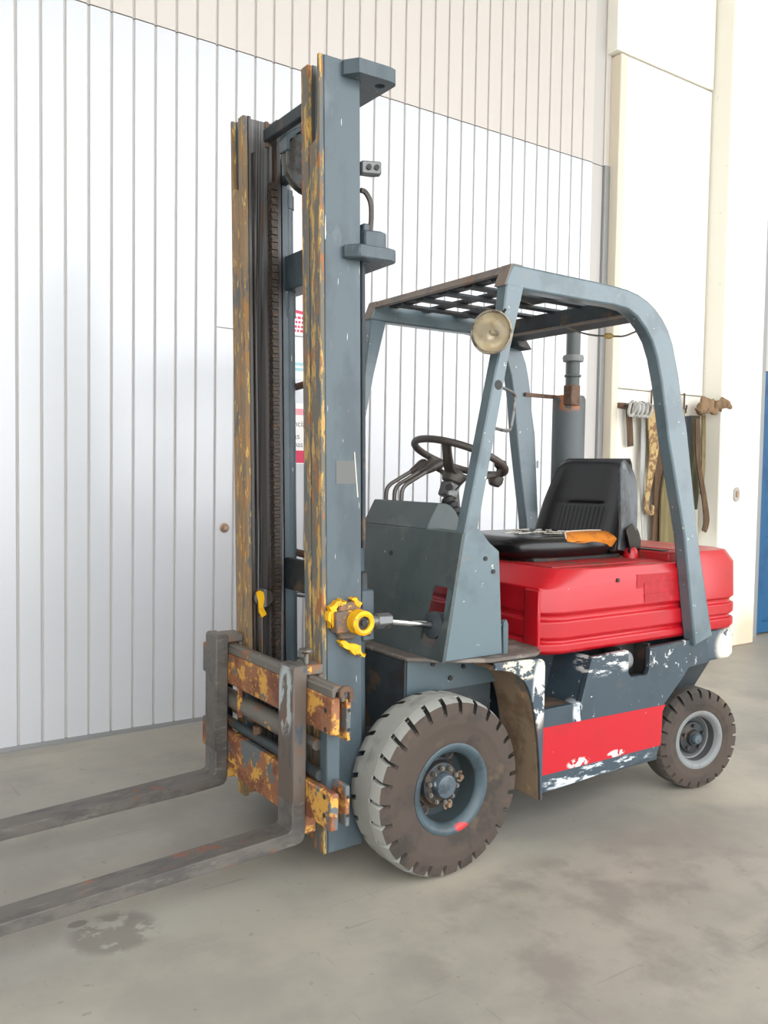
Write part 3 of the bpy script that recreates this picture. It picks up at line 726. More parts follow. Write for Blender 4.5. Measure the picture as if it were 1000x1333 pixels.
# side-shift cylinder and guide shaft between the bars
o = MB().lathe([(0, -.36), (.03, -.36), (.034, -.35), (.034, .16), (.03, .17), (.018, .17), (.018, .36), (0, .36)], (.43, 0, .482), (0, 1, 0), 22).build('side_shift_cylinder', 'hookbar', FL)
MB().box(.455, .468, -.165, -.15, .45, .56).build('bracket', 'carriage', o)
MB().box(.40, .43, -.30, -.12, .43, .455).build('mount', 'rustbar', o, bevel=.004)
MB().cyl((.44, -.05, .44), (.44, -.05, .41), .018, 8).build('fitting', 'rustbar', o)
MB().cyl((.44, -.40, .398), (.44, .40, .398), .018, 16).build('guide_shaft', 'under', FL)
# forks
def fork(s):
    y0, y1 = (.252, .352) if s > 0 else (-.352, -.252)
    b = MB()
    xs0, xs1 = .466, .514
    b.prism([(xs0, .735), (xs0, .20), (.469, .184), (.479, .172), (.495, .168), (.60, .160), (1.50, .126), (1.62, .132), (1.62, .138), (1.50, .158), (.62, .205), (.535, .210), (.520, .214), (xs1, .222), (xs1, .735), (xs1 - .006, .741), (xs0 + .01, .741)], 'y', y0, y1)
    o = b.build('fork', ['fork'], FL, bevel=.005, label=('near' if s > 0 else 'far') + ' steel fork with worn heel')
    b = MB(); b.prism([(xs0 - .0006, .736), (xs0 - .0006, .30), (xs1 + .0012, .30), (xs1 + .0012, .736)], 'y', y0 - .0012, y1 + .0012)
    b.build('fork_shank', 'shank' if s > 0 else 'fork', o, bevel=.004)
    b = MB(); b.box(.40, xs0 + .004, y0 + .008, y1 - .008, .705, .738); b.box(.400, .416, y0 + .008, y1 - .008, .66, .706)
    b.build('fork_hook', 'hookbar', o, bevel=.005)
    b = MB(); b.box(.42, xs0 + .002, y0 + .012, y1 - .012, .19, .252); b.build('lower_hook', 'carriage', o, bevel=.004)
    return o
f1 = fork(1); f2 = fork(-1)
b = MB(); b.cyl((.447, .312, .735), (.447, .312, .775), .008, 10); b.lathe([(0, .012), (.018, .012), (.022, .006), (.018, 0), (0, 0)], (.447, .312, .772), (0, 0, 1), 16); b.build('locking_pin', 'nut', f1)

# ---- wheels
def tyre(cx, cy, cz, R, half, rim, nlug, steer=0.0, sgn=1, tread='tread', name='front_wheel', rimname='rim', hub=None, depth=.075):
    b = MB()
    q = R / .302
    # profile (radius, lateral) from inner bead over the tread to the outer bead, per substep: block / groove
    def prof(gr):
        g = .020 * q if gr else 0
        p = [(rim, -half * .80), (rim + .03 * q, -half * .97), (R - .075 * q, -half), (R - .042 * q, -half * .985 + g * .5), (R - .012 * q - g, -half * .90 + g * .3), (R - .003 * q - g, -half * .66),
             (R - g * .9, -half * .46), (R - .001 * q, -half * .40), (R, 0), (R - .001 * q, half * .40), (R - .006 * q, half * .412), (R - .006 * q - g * .5, half * .43), (R - g * .9, half * .45), (R - .003 * q - g, half * .66),
             (R - .012 * q - g, half * .90 - g * .3), (R - .042 * q, half * .985 - g * .5), (R - .049 * q, half * .993), (R - .075 * q, half), (R - .085 * q, half * 1.0), (R - .088 * q, half * .985), (rim + .030 * q, half * .965), (rim + .010 * q, half * .93), (rim, half * .88)]
        return p
    k = len(prof(False))
    mi = [1, 1, 1, 1, 0, 0, 0, 0, 0, 0, 2, 0, 0, 0, 1, 1, 1, 1, 1, 1, 1, 1]
    steps = []
    for i in range(nlug):
        for (t, gr) in ((0, True), (.16, True), (.20, False), (.60, False), (.96, False)):
            steps.append(((i + t) / nlug * 2 * PI, gr))
    n = len(steps); o0 = len(b.v)
    for side_shift, in ((0,),):
        for (a, gr) in steps:
            for j, (r, h) in enumerate(prof(gr)):
                # outer side lugs are offset half a pitch from the inner side
                aa = a + (PI / nlug * .5 if h > 0 else 0) - .10 * abs(h) / half * (1 if r > R - .05 * q else 0)
                b.v.append((math.cos(aa) * r, h, math.sin(aa) * r))
    for i in range(n):
        i2 = (i + 1) % n
        for j in range(k - 1):
            b.f.append((o0 + i * k + j, o0 + i2 * k + j, o0 + i2 * k + j + 1, o0 + i * k + j + 1))
            groove = steps[i][1] and j in (4, 5, 6, 12, 13, 14)
            b.m.append(2 if groove else mi[j])
    mtx = Matrix.Translation((cx, cy, cz)) @ Matrix.Rotation(steer, 4, 'Z') @ (Matrix.Identity(4) if sgn > 0 else Matrix.Rotation(PI, 4, 'Z'))
    b.xform(mtx)
    wheel = b.build(name, [tread, 'rubber', 'groove'], FL, sharp=30)
    # rim dish
    b = MB(); d = depth
    b.lathe([(rim * .3, half * .8 - d - .06), (rim - .004, half * .8 - d - .06), (rim - .004, half * .82), (rim + .006, half * .90), (rim + .007, half * .94), (rim + .001, half * .96), (rim - .008, half * .945), (rim - .014, half * .90), (rim * .84, half * .80), (rim * .80, half * .70), (rim * .785, half * .80 - d * .9), (rim * .76, half * .8 - d), (rim * .60, half * .8 - d + .002)], (0, 0, 0), (0, 1, 0), 40, [1, 0, 0, 0, 0, 0, 0, 0, 0, 1, 1, 1])
    b.xform(mtx); rm = b.build('rim', [rimname, 'rimdeep' if rimname == 'rim' else 'rimgrey_dark'], wheel, sharp=30)
    return wheel, mtx, half
def front_wheel(cy, sgn):
    half = .094
    wh, mtx, half = tyre(0, cy, .302, .302, half, .148, 26, 0, sgn)
    h0 = half * .8 - .075
    b = MB(); b.lathe([(.094, h0 + .002), (.088, h0 - .004), (.086, h0 + .006), (.078, h0 + .010), (.072, h0 + .028), (.05, h0 + .034), (.0, h0 + .034)], (0, 0, 0), (0, 1, 0), 32); b.xform(mtx); b.build('hub', 'rimdark', wh)
    b = MB(); b.lathe([(.043, h0 + .033), (.043, h0 + .05), (.038, h0 + .062), (.025, h0 + .066), (0, h0 + .067)], (0, 0, 0), (0, 1, 0), 28); b.xform(mtx); b.build('hub_cap', 'hubcap', wh)
    for i in range(10):
        a = 2 * PI * i / 10 + .2
        b = MB(); c = Vector((math.cos(a) * .059, h0 + .033, math.sin(a) * .059)); b.cyl(c, c + Vector((0, .012, 0)), .0085, 6); b.cyl(c, c + Vector((0, .017, 0)), .005, 8)
        b.xform(mtx); b.build('hub_bolt', 'nut', wh)
    for i in range(6):
        a = 2 * PI * i / 6 + 1.05
        b = MB(); c = Vector((math.cos(a) * .103, h0 + .001, math.sin(a) * .103))
        b.lathe([(.020, 0), (.020, .004), (.012, .002), (.012, 0)], c, (0, 1, 0), 14)
        if i in (0, 2, 3, 5): b.cyl(c, c + Vector((0, .016, 0)), .009, 6)
        b.xform(mtx); b.build('wheel_nut', 'brass' if i in (0, 2, 3, 5) else 'rimdark', wh)
    # worn raised moulding marks on the sidewall
    b = MB()
    for a0, a1 in ((238, 244), (246, 249), (251, 256), (258, 262), (264, 269), (271, 276), (279, 282)):
        pts = arc((0, 0), .222, a0, a1, 3) + arc((0, 0), .236, a1, a0, 3)
        b.prism(pts, 'y', half * .97, half * .992)
    b.xform(mtx); b.build('sidewall_marks', 'rubber', wh)
    return wh
front_wheel(.427, 1); front_wheel(-.427, -1)
def rear_wheel(cy, sgn):
    half = .070
    wh, mtx, half = tyre(-1.436, cy, .2175, .2175, half, .121, 24, math.radians(-12), sgn, 'tread_dark', 'rear_wheel', 'rimgrey', depth=.045)
    h0 = half * .8 - .045
    b = MB(); b.lathe([(.078, h0 + .002), (.07, h0 + .003), (.066, h0 + .012), (.036, h0 + .016), (.032, h0 + .03), (.0, h0 + .03)], (0, 0, 0), (0, 1, 0), 28); b.xform(mtx); b.build('hub', 'rimdark', wh)
    b = MB(); b.lathe([(.024, h0 + .03), (.024, h0 + .042), (.018, h0 + .05), (0, h0 + .051)], (0, 0, 0), (0, 1, 0), 20); b.xform(mtx); b.build('hub_cap', 'hubcap', wh)
    for i in range(5):
        a = 2 * PI * i / 5 + .3
        b = MB(); c = Vector((math.cos(a) * .052, h0 + .014, math.sin(a) * .052)); b.cyl(c, c + Vector((0, .012, 0)), .008, 6); b.xform(mtx); b.build('wheel_nut', 'dark', wh)
    b = MB(); b.lathe([(.09, h0 + .0015), (.097, h0 + .006), (.104, h0 + .0015)], (0, 0, 0), (0, 1, 0), 32); b.xform(mtx); b.build('rim_ring', 'rimgrey', wh)
    return wh
rear_wheel(.392, 1); rear_wheel(-.392, -1)
MB().cyl((0, -.36, .302), (0, .36, .302), .065, 18).build('drive_axle', 'dark', FL)
MB().box(-1.49, -1.38, -.34, .34, .17, .26).build('steer_axle', 'dark', FL, bevel=.01)
MB().box(-.42, .10, -.28, .28, .20, .42).build('gearbox', 'dark', FL, bevel=.03)

# ---- chassis
body = [(-.432, .193), (-.432, .503), (-.632, .503), (-.684, .668)]
body += [(-.893, .673), (-.896, .585), (-.908, .565), (-1.008, .562), (-1.021, .58), (-1.021, .670)]
body += [(-1.40, .682), (-1.414, .567), (-1.275, .560), (-1.229, .514), (-1.124, .429), (-1.108, .40), (-1.10, .26), (-1.08, .217)]
ch = MB()
for s in (1, -1):
    ch.prism(body, 'y', .474 * s, .50 * s)
ch.box(-.44, -1.10, -.30, .30, .20, .66)
ch.box(-.69, -1.12, -.474, .474, .19, .22)
ch.box(-1.0, -1.40, -.33, .33, .52, .68)
chassis = ch.build('chassis', 'side', FL, bevel=.004)
for s in (1, -1):
    b = MB(); b.prism([(-.433, .437), (-1.1265, .425), (-1.108, .40), (-1.1025, .261), (-.433, .261)], 'y', .4995 * s, .5012 * s); b.build('side_stripe', 'stripe', chassis, label='wide red stripe')
    b = MB(); b.box(-.435, -.66, .30 * s, .474 * s, .475, .488); b.build('step', 'dirtfloor', chassis, label='dirty brown step')
    b = MB(); b.prism([(-.634, .488), (-.645, .488), (-.70, .668), (-.69, .668)], 'y', .30 * s, .474 * s); b.box(-.435, -.69, .295 * s, .302 * s, .488, .668); b.build('step_wall', 'side', chassis)
    b = MB(); b.box(-.87, -1.05, .39 * s, .40 * s, .54, .68); b.box(-.87, -.88, .40 * s, .473 * s, .54, .68); b.box(-1.04, -1.05, .40 * s, .473 * s, .54, .68); b.box(-.87, -1.05, .40 * s, .473 * s, .54, .55); b.build('filler_recess', 'dark', chassis)
o = MB().lathe([(0, .052), (.02, .052), (.034, .044), (.038, .034), (.038, 0)], (-.952, .402, .612), (0, 1, .12), 24).build('fuel_cap', 'rimgrey', chassis, label='round grey fuel cap in its recess')
# front part of the chassis
b = MB(); b.box(.048, .058, -.31, .31, .36, .70); b.prism([(.058, .36), (.058, .705), (-.34, .705), (-.34, .36)], 'y', .305, .315); b.prism([(.058, .36), (.058, .705), (-.34, .705), (-.34, .36)], 'y', -.315, -.305)
o = b.build('front_frame', 'under', FL, bevel=.003)
b = MB(); b.prism([(.050, .58), (.050, .705), (-.36, .705), (-.36, .58)], 'y', .315, .319); b.build('arch_wall', 'paint', o, label='lighter grey wheel arch wall')
for s in (1, -1):
    for x, z in ((-.06, .68), (-.20, .655), (-.14, .62)):
        b = MB(); b.cyl((x, .318 * s, z), (x, .326 * s, z), .009, 6); b.build('bolt', 'dark', o)
# footplate with a worn projecting lip
lip = [(.067, .13), (.064, .33), (-.04, .417), (-.18, .498), (-.395, .498), (-.44, .470), (-.56, .30)]
poly = lip + [(x, -y) for x, y in reversed(lip)]
fp = MB().prism(poly, 'z', .703, .717).build('footplate', 'lip', FL, bevel=.004, label='footplate with worn brown edge')
MB().box(-.30, -.55, -.30, .30, .717, .720).build('floor_mat', 'dirtfloor', fp)
# mudguards behind the front wheels
arcp = [(-.195, .676), (-.262, .664), (-.318, .634), (-.356, .588), (-.382, .52), (-.402, .43), (-.418, .31), (-.428, .17)]
A = [(p.x, p.y) for p in smooth_path([(x, z, 0) for x, z in arcp], 4)]
for s in (1, -1):
    b = MB(); b.prism(A + [(x - .007, z + .012) for x, z in reversed(A)], 'y', .30 * s, .494 * s)
    mg = b.build('mudguard', 'mud', FL, sharp=50, label='curved mudguard caked in brown dirt')
    b = MB(); b.prism(A + [(-.436, .17), (-.436, .665)] + arc((-.410, .669), .026, 0, 90, 4)[:0] + [(-.432, .680), (-.42, .690), (-.40, .694), (-.195, .703)], 'y', .487 * s, .501 * s)
    b.build('mudguard_flange', 'flange', mg, bevel=.002, label='chipped white and blue mudguard flange')

# ---- cowl
def cowl_x(z): return -.073 * (z - .737) / .416
# front panel in its own plane: (y, along-slope)
rot = math.atan2(.073, .416)
b = MB()
H = [(.318, .075), (.312, .040), (.335, .022), (.386, .020), (.402, .03), (.452, .205), (.446, .224), (.436, .231), (.352, .231), (.338, .222), (.330, .20)]
b.prism([(-.454, -.02), (.4545, -.02), (.4545, .42), (-.4545, .42)], 'x', -.012, 0, [H])
b.xform(Matrix.Translation((0, 0, .737)) @ Matrix.Rotation(-rot, 4, 'Y'))
cw = b.build('cowl', 'cowl', FL, label='dark grey-green cowl panel with a cut-out')
for (y, s_) in ((-.30, .30), (-.12, .27), (.06, .32)):
    b = MB(); b.cyl((0, y, s_), (.006, y, s_), .009, 8); b.xform(Matrix.Translation((0, 0, .737)) @ Matrix.Rotation(-rot, 4, 'Y')); b.build('bolt', 'dark', cw)
# top and sides
b = MB(); b.box(-.075, -.165, -.448, .448, 1.143, 1.152); b.build('cowl_top', 'cowl', cw, bevel=.002)
for s in (1, -1):
    side = [(-.008, .718), (-.268, .718), (-.243, 1.085), (-.196, 1.118), (-.158, 1.158), (-.12, 1.18), (-.084, 1.153)]
    b = MB(); b.prism(side, 'y', .440 * s, .4545 * s); sp = b.build('cowl_side', 'guard', cw, bevel=.003, label='lighter blue side plate')
    for x, z in ((-.178, 1.062), (-.215, 1.015), (-.21, .80), (-.235, .745)):
        b = MB(); b.cyl((x, .454 * s, z), (x, .459 * s, z), .008, 6); b.build('bolt', 'dark', sp) if False else None
for x, z in ((-.178, 1.062), (-.215, 1.015)):
    MB().cyl((x, .454, z), (x, .459, z), .008, 8).build('bolt', 'dark', cw)
MB().prism([(-.275, .70), (-.30, .70), (-.30, .82), (-.290, .84), (-.275, .83)], 'y', .43, .45).build('door_catch', 'paint', cw, bevel=.003)
# dash box
prof = [(-.088, 1.152), (-.140, 1.246), (-.165, 1.246)] + [(-.165 - .09 * math.sin(t), 1.246 - .118 * (1 - math.cos(t))) for t in [i * PI / 16 for i in range(1, 9)]] + [(-.255, 1.118)]
db = MB().prism(prof, 'y', -.19, .23).build('dash_box', 'cowl', FL, bevel=.003, sharp=25)
# control levers
for i, (y, dx) in enumerate(((-.152, 0), (-.088, .004), (-.045, 0))):
    x0 = -.172 + dx
    b = MB(); b.tube(smooth_path([(x0, y, 1.235), (x0 - .002, y, 1.28), (x0 - .018, y, 1.305), (x0 - .055, y, 1.326), (x0 - .165, y, 1.382)], 5), .0085, 8)
    lv = b.build('control_lever', 'lever', FL)
    b = MB(); p0, p1 = Vector((x0 - .13, y, 1.364)), Vector((x0 - .19, y, 1.396)); d = (p1 - p0).normalized()
    b.lathe([(.009, -.012), (.012, 0), (.017, .03), (.021, .048), (.021, .066), (.016, .076), (0, .08)], p0, d, 16); b.build('knob', 'blackplastic', lv)
# steering column, boot, wheel
SWC, SWR, SWT = Vector((-.385, .05, 1.420)), .188, math.radians(21)
nrm = Vector((-math.sin(SWT), 0, math.cos(SWT))); e1 = Vector((math.cos(SWT), 0, math.sin(SWT))); e2 = Vector((0, 1, 0))
b = MB(); b.tube([SWC + (e1 * math.cos(t) + e2 * math.sin(t)) * SWR for t in [2 * PI * i / 48 for i in range(48)]], .0145, 12, True)
sw = b.build('steering_wheel', 'blackplastic', FL)
hubc = SWC - nrm * .085
for a in (32, 152, 272):
    a = math.radians(a); dirv = e1 * math.cos(a) + e2 * math.sin(a); tang = nrm.cross(dirv)
    b = MB(); pts = smooth_path([hubc + dirv * .015 + nrm * .012, hubc + dirv * .075 + nrm * .018, SWC + dirv * (SWR - .055) - nrm * .035, SWC + dirv * (SWR - .004)], 4)
    b.ribbon(pts, [.058, .054, .05, .045, .042, .040, .038, .036, .034, .033, .033, .034, .036], .014, tang); b.build('spoke', 'blackplastic', sw)
MB().lathe([(0, .03), (.028, .03), (.042, .018), (.046, 0), (.04, -.02), (.02, -.03)], hubc, nrm, 24).build('hub', 'blackplastic', sw)
pk = SWC + e1 * (-SWR * .97) + e2 * (SWR * .20)
MB().lathe([(.008, -.0), (.010, .02), (.024, .03), (.027, .045), (.02, .058), (0, .062)], pk, nrm, 18).build('spinner_knob', 'rubberblack', sw)
MB().lathe([(0, -.052), (.022, -.05), (.03, -.035), (.03, -.012), (.012, 0)], SWC + e1 * (-SWR * .95) + e2 * (SWR * .22), nrm, 16).build('spinner_clamp', 'blackplastic', sw)
cb = Vector((-.30, .12, 1.10))
top = hubc - nrm * .03
colu = MB().cyl(top + nrm * .02, Vector((-.36, .06, 1.20)), .022, 14).build('steering_column', 'blackplastic', FL)
c0 = hubc - nrm * .055
MB().obox(c0, (.055, .065, .06), Matrix.Rotation(-.35, 3, 'Y')).build('column_clamp', 'steel', colu, bevel=.006)
b = MB(); b.cyl(c0 + Vector((.02, .03, .012)), c0 + Vector((.035, .04, .012)), .014, 8); b.tube(smooth_path([c0 + Vector((.0, .04, .0)), c0 + Vector((-.03, .06, .04)), c0 + Vector((-.06, .07, .065))], 4), .004, 6); b.build('adjuster', 'dark', colu)
p0, p1 = c0 - Vector((-.02, -.01, .03)), Vector((-.345, .17, 1.11))
b = MB(); L_ = (p1 - p0).length; pr = []
for i in range(15):
    t = i / 14; pr += [(.030 if i % 2 else .021, t * L_)]
b.lathe(pr, p0, p1 - p0, 18); b.build('rubber_boot', 'rubberblack', colu, sharp=60)

# ---- bonnet
def plan(zlev, front, inset, side=.46, corner=.09, xr=-1.372):
    y = side - inset
    P = [(front - inset * -1 * 0 - inset, 0)]
    half = [(front - inset, .0), (front - inset, y - .045), (front - inset - .028, y - .022), (front - inset - corner, y), (xr, y)]
    pts = [(x, yy) for x, yy in half] + [(x, -yy) for x, yy in reversed(half[1:])]
    return [(x, yy, zlev) for x, yy in pts]
lv = [(.682, .012), (.694, .0), (.722, .0), (.727, .010), (.737, .010), (.744, .002), (.806, .002), (.812, .014), (.828, .014), (.838, .004), (.925, .010)]
loops = [plan(z, -.478, i) for z, i in lv]
# sloping front chamfer up to the flat top
half = [(-.575, .0), (-.575, .36), (-.60, .395), (-.775, .437), (-1.372, .437)]
top_ = [(x, y, .998) for x, y in half] + [(x, -y, .998) for x, y in reversed(half[1:])]
half = [(-.484, .0), (-.484, .405), (-.515, .43), (-.585, .449), (-1.372, .449)]
# the side wall keeps rising behind the chamfer
mid = [(-.486, 0, .93), (-.486, .40, .93), (-.515, .425, .93), (-.585, .449, .935), (-1.372, .452, .975)]
mid_ = mid + [(x, -y, z) for x, y, z in reversed(mid[1:])]
bn = MB().loft(loops + [mid_, top_]).build('bonnet', 'red', FL, bevel=.008, sharp=30, seg=2, label='dented red engine bonnet with ribbed sides')
MB().prism([(-.476, .342), (-.474, .352), (-.474, .408), (-.476, .418), (-.49, .418), (-.49, .342)], 'z', .70, .925).build('front_rib', 'red', bn, bevel=.003)
MB().box(-.60, -1.30, -.36, .36, .996, 1.001).build('bonnet_top', 'redtop', bn, label='dusty top of the bonnet')
# faded decal on the side
dz = .4535
for (x0, x1, z0, z1) in ((-.985, -1.195, .905, .960), (-1.03, -1.225, .862, .925), (-1.03, -1.19, .845, .88)):
    MB().prism([(x0, z0), (x1, z0), (x1, z1), (x0, z1)], 'y', .43, .4575 if z1 < .9 else .4545 if z1 < .95 else .4525).build('decal', 'decal', bn, label='faded darker red decal')
MB().cyl((-.87, .44, .945), (-.87, .457, .945), .008, 10).build('screw', 'dark', bn)
# deck behind the seat
b = MB(); b.box(-1.25, -1.375, -.36, .40, .99, 1.035); b.build('radiator_cover', 'redtop', FL, bevel=.006, label='dusty reddish radiator cover behind the seat')
MB().box(-1.255, -1.30, -.28, .36, 1.036, 1.040).build('vent_slot', 'dark', FL)
MB().lathe([(0, .05), (.02, .048), (.032, .03), (.034, .0)], (-1.20, .24, .998), (0, 0, 1), 18).build('latch_knob', 'red', FL)

# ---- counterweight
def cwplan(z, ins, yb=.46, xr=-1.725):
    y = yb - ins; x1 = xr + ins
    half = [(-1.375, 0), (-1.375, y), (x1 + .115, y), (x1 + .05, y - .03), (x1 + .012, y - .10), (x1, 0)]
    pts = half + [(x, -yy) for x, yy in reversed(half[1:-1])]
    return [(x, yy, z) for x, yy in pts]
b = MB(); b.loft([cwplan(z, i) for z, i in ((.69, .008), (.70, .0), (.735, 0), (.741, .012), (.752, .012), (.758, 0), (.80, 0), (.806, .012), (.82, .012), (.828, 0), (.985, .004), (1.035, .03), (1.038, .04))])
cwt = b.build('counterweight', 'red', FL, bevel=.006, seg=2, sharp=30, label='red counterweight with grey lower band')
b = MB(); b.loft([cwplan(z, i, .462) for z, i in ((.558, .006), (.565, 0), (.68, 0), (.689, .006))]); b.build('counterweight_band', 'cw_white', cwt, bevel=.004, label='blue-grey band with chipped white patch')
b = MB(); b.loft([cwplan(z, i, .42, -1.65) for z, i in ((.36, .10), (.40, .06), (.558, .0))]); b.build('counterweight_base', 'under', cwt, bevel=.006)

# ---- seat
seat = MB().box(-.66, -1.18, -.20, .20, .998, 1.018).build('seat', 'dark', FL, bevel=.005)
def sgrid(fn, nu, nv):
    return [[fn(i / nu, j / nv) for j in range(nv + 1)] for i in range(nu + 1)]
def superloop(c, ax, ay, p, z, n=32, wob=None):
    out = []
    for i in range(n):
        t = 2 * PI * i / n; ct, st = math.cos(t), math.sin(t)
        x = c[0] + ax * abs(ct) ** (2 / p) * (1 if ct > 0 else -1); y = c[1] + ay * abs(st) ** (2 / p) * (1 if st > 0 else -1)
        out.append((x, y, z if wob is None else z + wob(x, y)))
    return out
def dip(x, y): return -.014 * math.exp(-((x + .86) / .2) ** 2 - (y / .14) ** 2) + .02 * max(0, min(1, (-.75 - x) * -2))*0
cc = (-.880, -.02)
lo = [superloop(cc, .275, .215, 4, 1.012), superloop(cc, .300, .238, 4, 1.022), superloop(cc, .312, .250, 4, 1.05), superloop(cc, .308, .247, 4, 1.078),
      superloop(cc, .285, .228, 4, 1.098), superloop(cc, .235, .19, 3.5, 1.104, wob=dip), superloop(cc, .13, .11, 3, 1.106, wob=dip), superloop(cc, .03, .03, 2, 1.106, wob=dip)]
cu = MB().loft(lo).build('cushion', 'vinyl', seat, sharp=60, label='black vinyl seat cushion, torn at the back')
MB().tube([(x, y, z) for x, y, z in superloop(cc, .309, .248, 4, 1.066, 40)], .005, 6, True).build('piping', 'vinyl', cu) if False else None
# torn patch with foam showing, frayed white threads
foam = [(-.84, .10), (-.86, .15), (-.90, .185), (-1.00, .20), (-1.12, .205), (-1.16, .17), (-1.15, .12), (-1.04, .105), (-.93, .085)]
b = MB()
def foam_z(y):
    P = [(.05, 1.112), (.15, 1.113), (.185, 1.109), (.208, 1.099), (.224, 1.083), (.233, 1.066), (.236, 1.05)]
    for (ya, za), (yb, zb) in zip(P, P[1:]):
        if y <= yb: return za + (zb - za) * (y - ya) / (yb - ya)
    return 1.05
gx, ny = [-.825, -.85, -.88, -.92, -.97, -1.02, -1.07, -1.11, -1.14, -1.16], 9
ylo = [.215, .185, .155, .128, .112, .105, .10, .105, .12, .16]
yhi = [.222, .226, .228, .228, .226, .227, .226, .225, .222, .212]
top_v = [(x, a_ + (h_ - a_) * j / ny, foam_z(a_ + (h_ - a_) * j / ny)) for x, a_, h_ in zip(gx, ylo, yhi) for j in range(ny + 1)]
k_ = ny + 1; nn_ = len(top_v)
low_v = [(x, y - .012, z - .03) for x, y, z in top_v]
fs_ = []
for i in range(len(gx) - 1):
    for j in range(ny):
        q_ = (i * k_ + j, i * k_ + j + 1, (i + 1) * k_ + j + 1, (i + 1) * k_ + j); fs_ += [q_, tuple(v + nn_ for v in q_)]
rim_ = [i * k_ for i in range(len(gx))] + [(len(gx) - 1) * k_ + j for j in range(1, k_)] + [i * k_ + ny for i in range(len(gx) - 2, -1, -1)] + [j for j in range(ny - 1, 0, -1)]
fs_ += [(rim_[i], rim_[(i + 1) % len(rim_)], rim_[(i + 1) % len(rim_)] + nn_, rim_[i] + nn_) for i in range(len(rim_))]
MB().add(top_v + low_v, fs_).build('foam_patch', 'foam', cu, sharp=60, label='orange foam showing through the torn cover')
fo = [(x, y, foam_z(y)) for x, y in zip(gx, ylo)]
b = MB()
random.seed(3)
for i in range(30):
    x, y = random.uniform(-1.08, -.76), random.uniform(-.16, .12); a = random.choice((.3, 1.2, 1.9, .6)) + random.uniform(-.3, .3); l = random.uniform(.03, .10)
    b.bar((x, y, 1.107), (x + l * math.cos(a), y + l * math.sin(a) * .6, 1.107), .004, .004)
for i in range(8):
    b.bar(Vector(fo[i]) + Vector((0, 0, .002)), Vector(fo[i + 1]) + Vector((0, 0, .002)), .005, .005)
b.build('frayed_lining', 'fray', cu, kind='stuff')
# backrest: lofted section with side bolsters
def bsec(h):
    """closed outline (x, y) of the backrest at height fraction h"""
    w = .255 - .055 * max(0, h - .35) / .65 - .10 * max(0, h - .9) / .1 * 0
    w = .256 - .02 * h if h < .45 else .247 - .045 * ((h - .45) / .55) ** 1.3
    xb = -1.135 - .125 * h
    t = .085 - .02 * h
    bol = .055 * (1 - h) ** .7 + .012
    F, B = [], []
    for i in range(17):
        v = -1 + 2 * i / 16
        e = abs(v)
        bx = xb + (bol * max(0, (e - .5) / .5) ** 1.5 if e < .92 else bol * (.84 - .9 * (e - .92) / .08 * .5))
        F.append((bx, v * w))
    for i in range(17):
        v = 1 - 2 * i / 16
        B.append((xb - t + .05 * abs(v) ** 4, v * w))
    return F + B
loops = []
zs = [0, .05, .12, .2, .28, .36, .44, .475, .50, .525, .55, .6, .7, .8, .88, .94, .98, 1.0]
for h in zs:
    z = 1.03 + .405 * h
    S = bsec(h)
    if h > .9:
        k = (h - .9) / .1; cx = sum(p[0] for p in S) / len(S)
        S = [(cx + (x - cx) * (1 - .75 * k * k), y * (1 - .10 * k * k)) for x, y in S]
    groove = .010 if abs(h - .50) < .025 else 0
    S2 = []
    for i, (x, y) in enumerate(S):
        if i < 17 and abs(y) < .15: x -= groove
        if i < 17 and h < .49 and abs(y) < .14: x += .006
        S2.append((x, y - .03, z))
    loops.append(S2)
br = MB().loft(loops).build('backrest', 'vinyl', seat, sharp=60, label='black vinyl backrest with a ribbed lumbar panel')
b = MB()
for i in range(11):
    y = -.03 - .125 + .025 * i; b.tube([(-1.1325 - .125 * .04, y, 1.055), (-1.1325 - .125 * .44, y, 1.215)], .0030, 6)
b.build('ribs', 'vinyl', br)
# streaked grey side wing and skirt at the near edge
S = []
b = MB()
W1 = [(-1.175, .222, 1.03), (-1.19, .228, 1.12), (-1.195, .222, 1.22), (-1.205, .208, 1.32), (-1.222, .188, 1.38), (-1.235, .165, 1.418)]
b.ribbon(smooth_path(W1, 5), [(.085 + .03 * math.sin(PI * i / 26)) * (1 if i < 17 else 1 - .65 * (i - 17) / 8) for i in range(26)], .012, (1, 0, .2)); b.build('side_wing', 'vinyl_grey', br, sharp=60, label='streaked grey side of the backrest')
b = MB(); W2 = [(-1.19, .235, 1.14), (-1.215, .245, 1.07), (-1.20, .25, 1.005)]
b.ribbon(smooth_path(W2, 4), [.10, .11, .115, .12, .115, .10, .09, .075, .05], .008, (1, .2, .3)); b.build('torn_skirt', 'vinyl', br, sharp=60)

# ---- overhead guard
OUT3 = [(x, .454, z) for x, z in ((-.276, 2.089), (-.669, 2.086), (-.80, 2.084), (-.88, 2.079), (-.945, 2.068), (-1.0, 2.050), (-1.047, 2.026), (-1.095, 1.990))]
OUT3 += [(-1.133, .454, 1.950), (-1.163, .456, 1.895), (-1.184, .458, 1.829), (-1.202, .462, 1.76), (-1.216, .466, 1.677), (-1.249, .472, 1.557), (-1.311, .496, 1.111), (-1.402, .519, .684)]
IN3 = [(-1.281, .52, .651), (-1.222, .496, 1.114), (-1.158, .481, 1.389), (-1.132, .474, 1.50), (-1.111, .469, 1.616), (-1.092, .463, 1.73), (-1.065, .458, 1.829), (-1.035, .455, 1.893), (-.992, .454, 1.941)]
IN3 += [(x, .454, z) for x, z in ((-.94, 1.980), (-.884, 2.002), (-.80, 2.008), (-.657, 2.006), (-.335, 2.006), (-.243, 2.010))]
gd = None
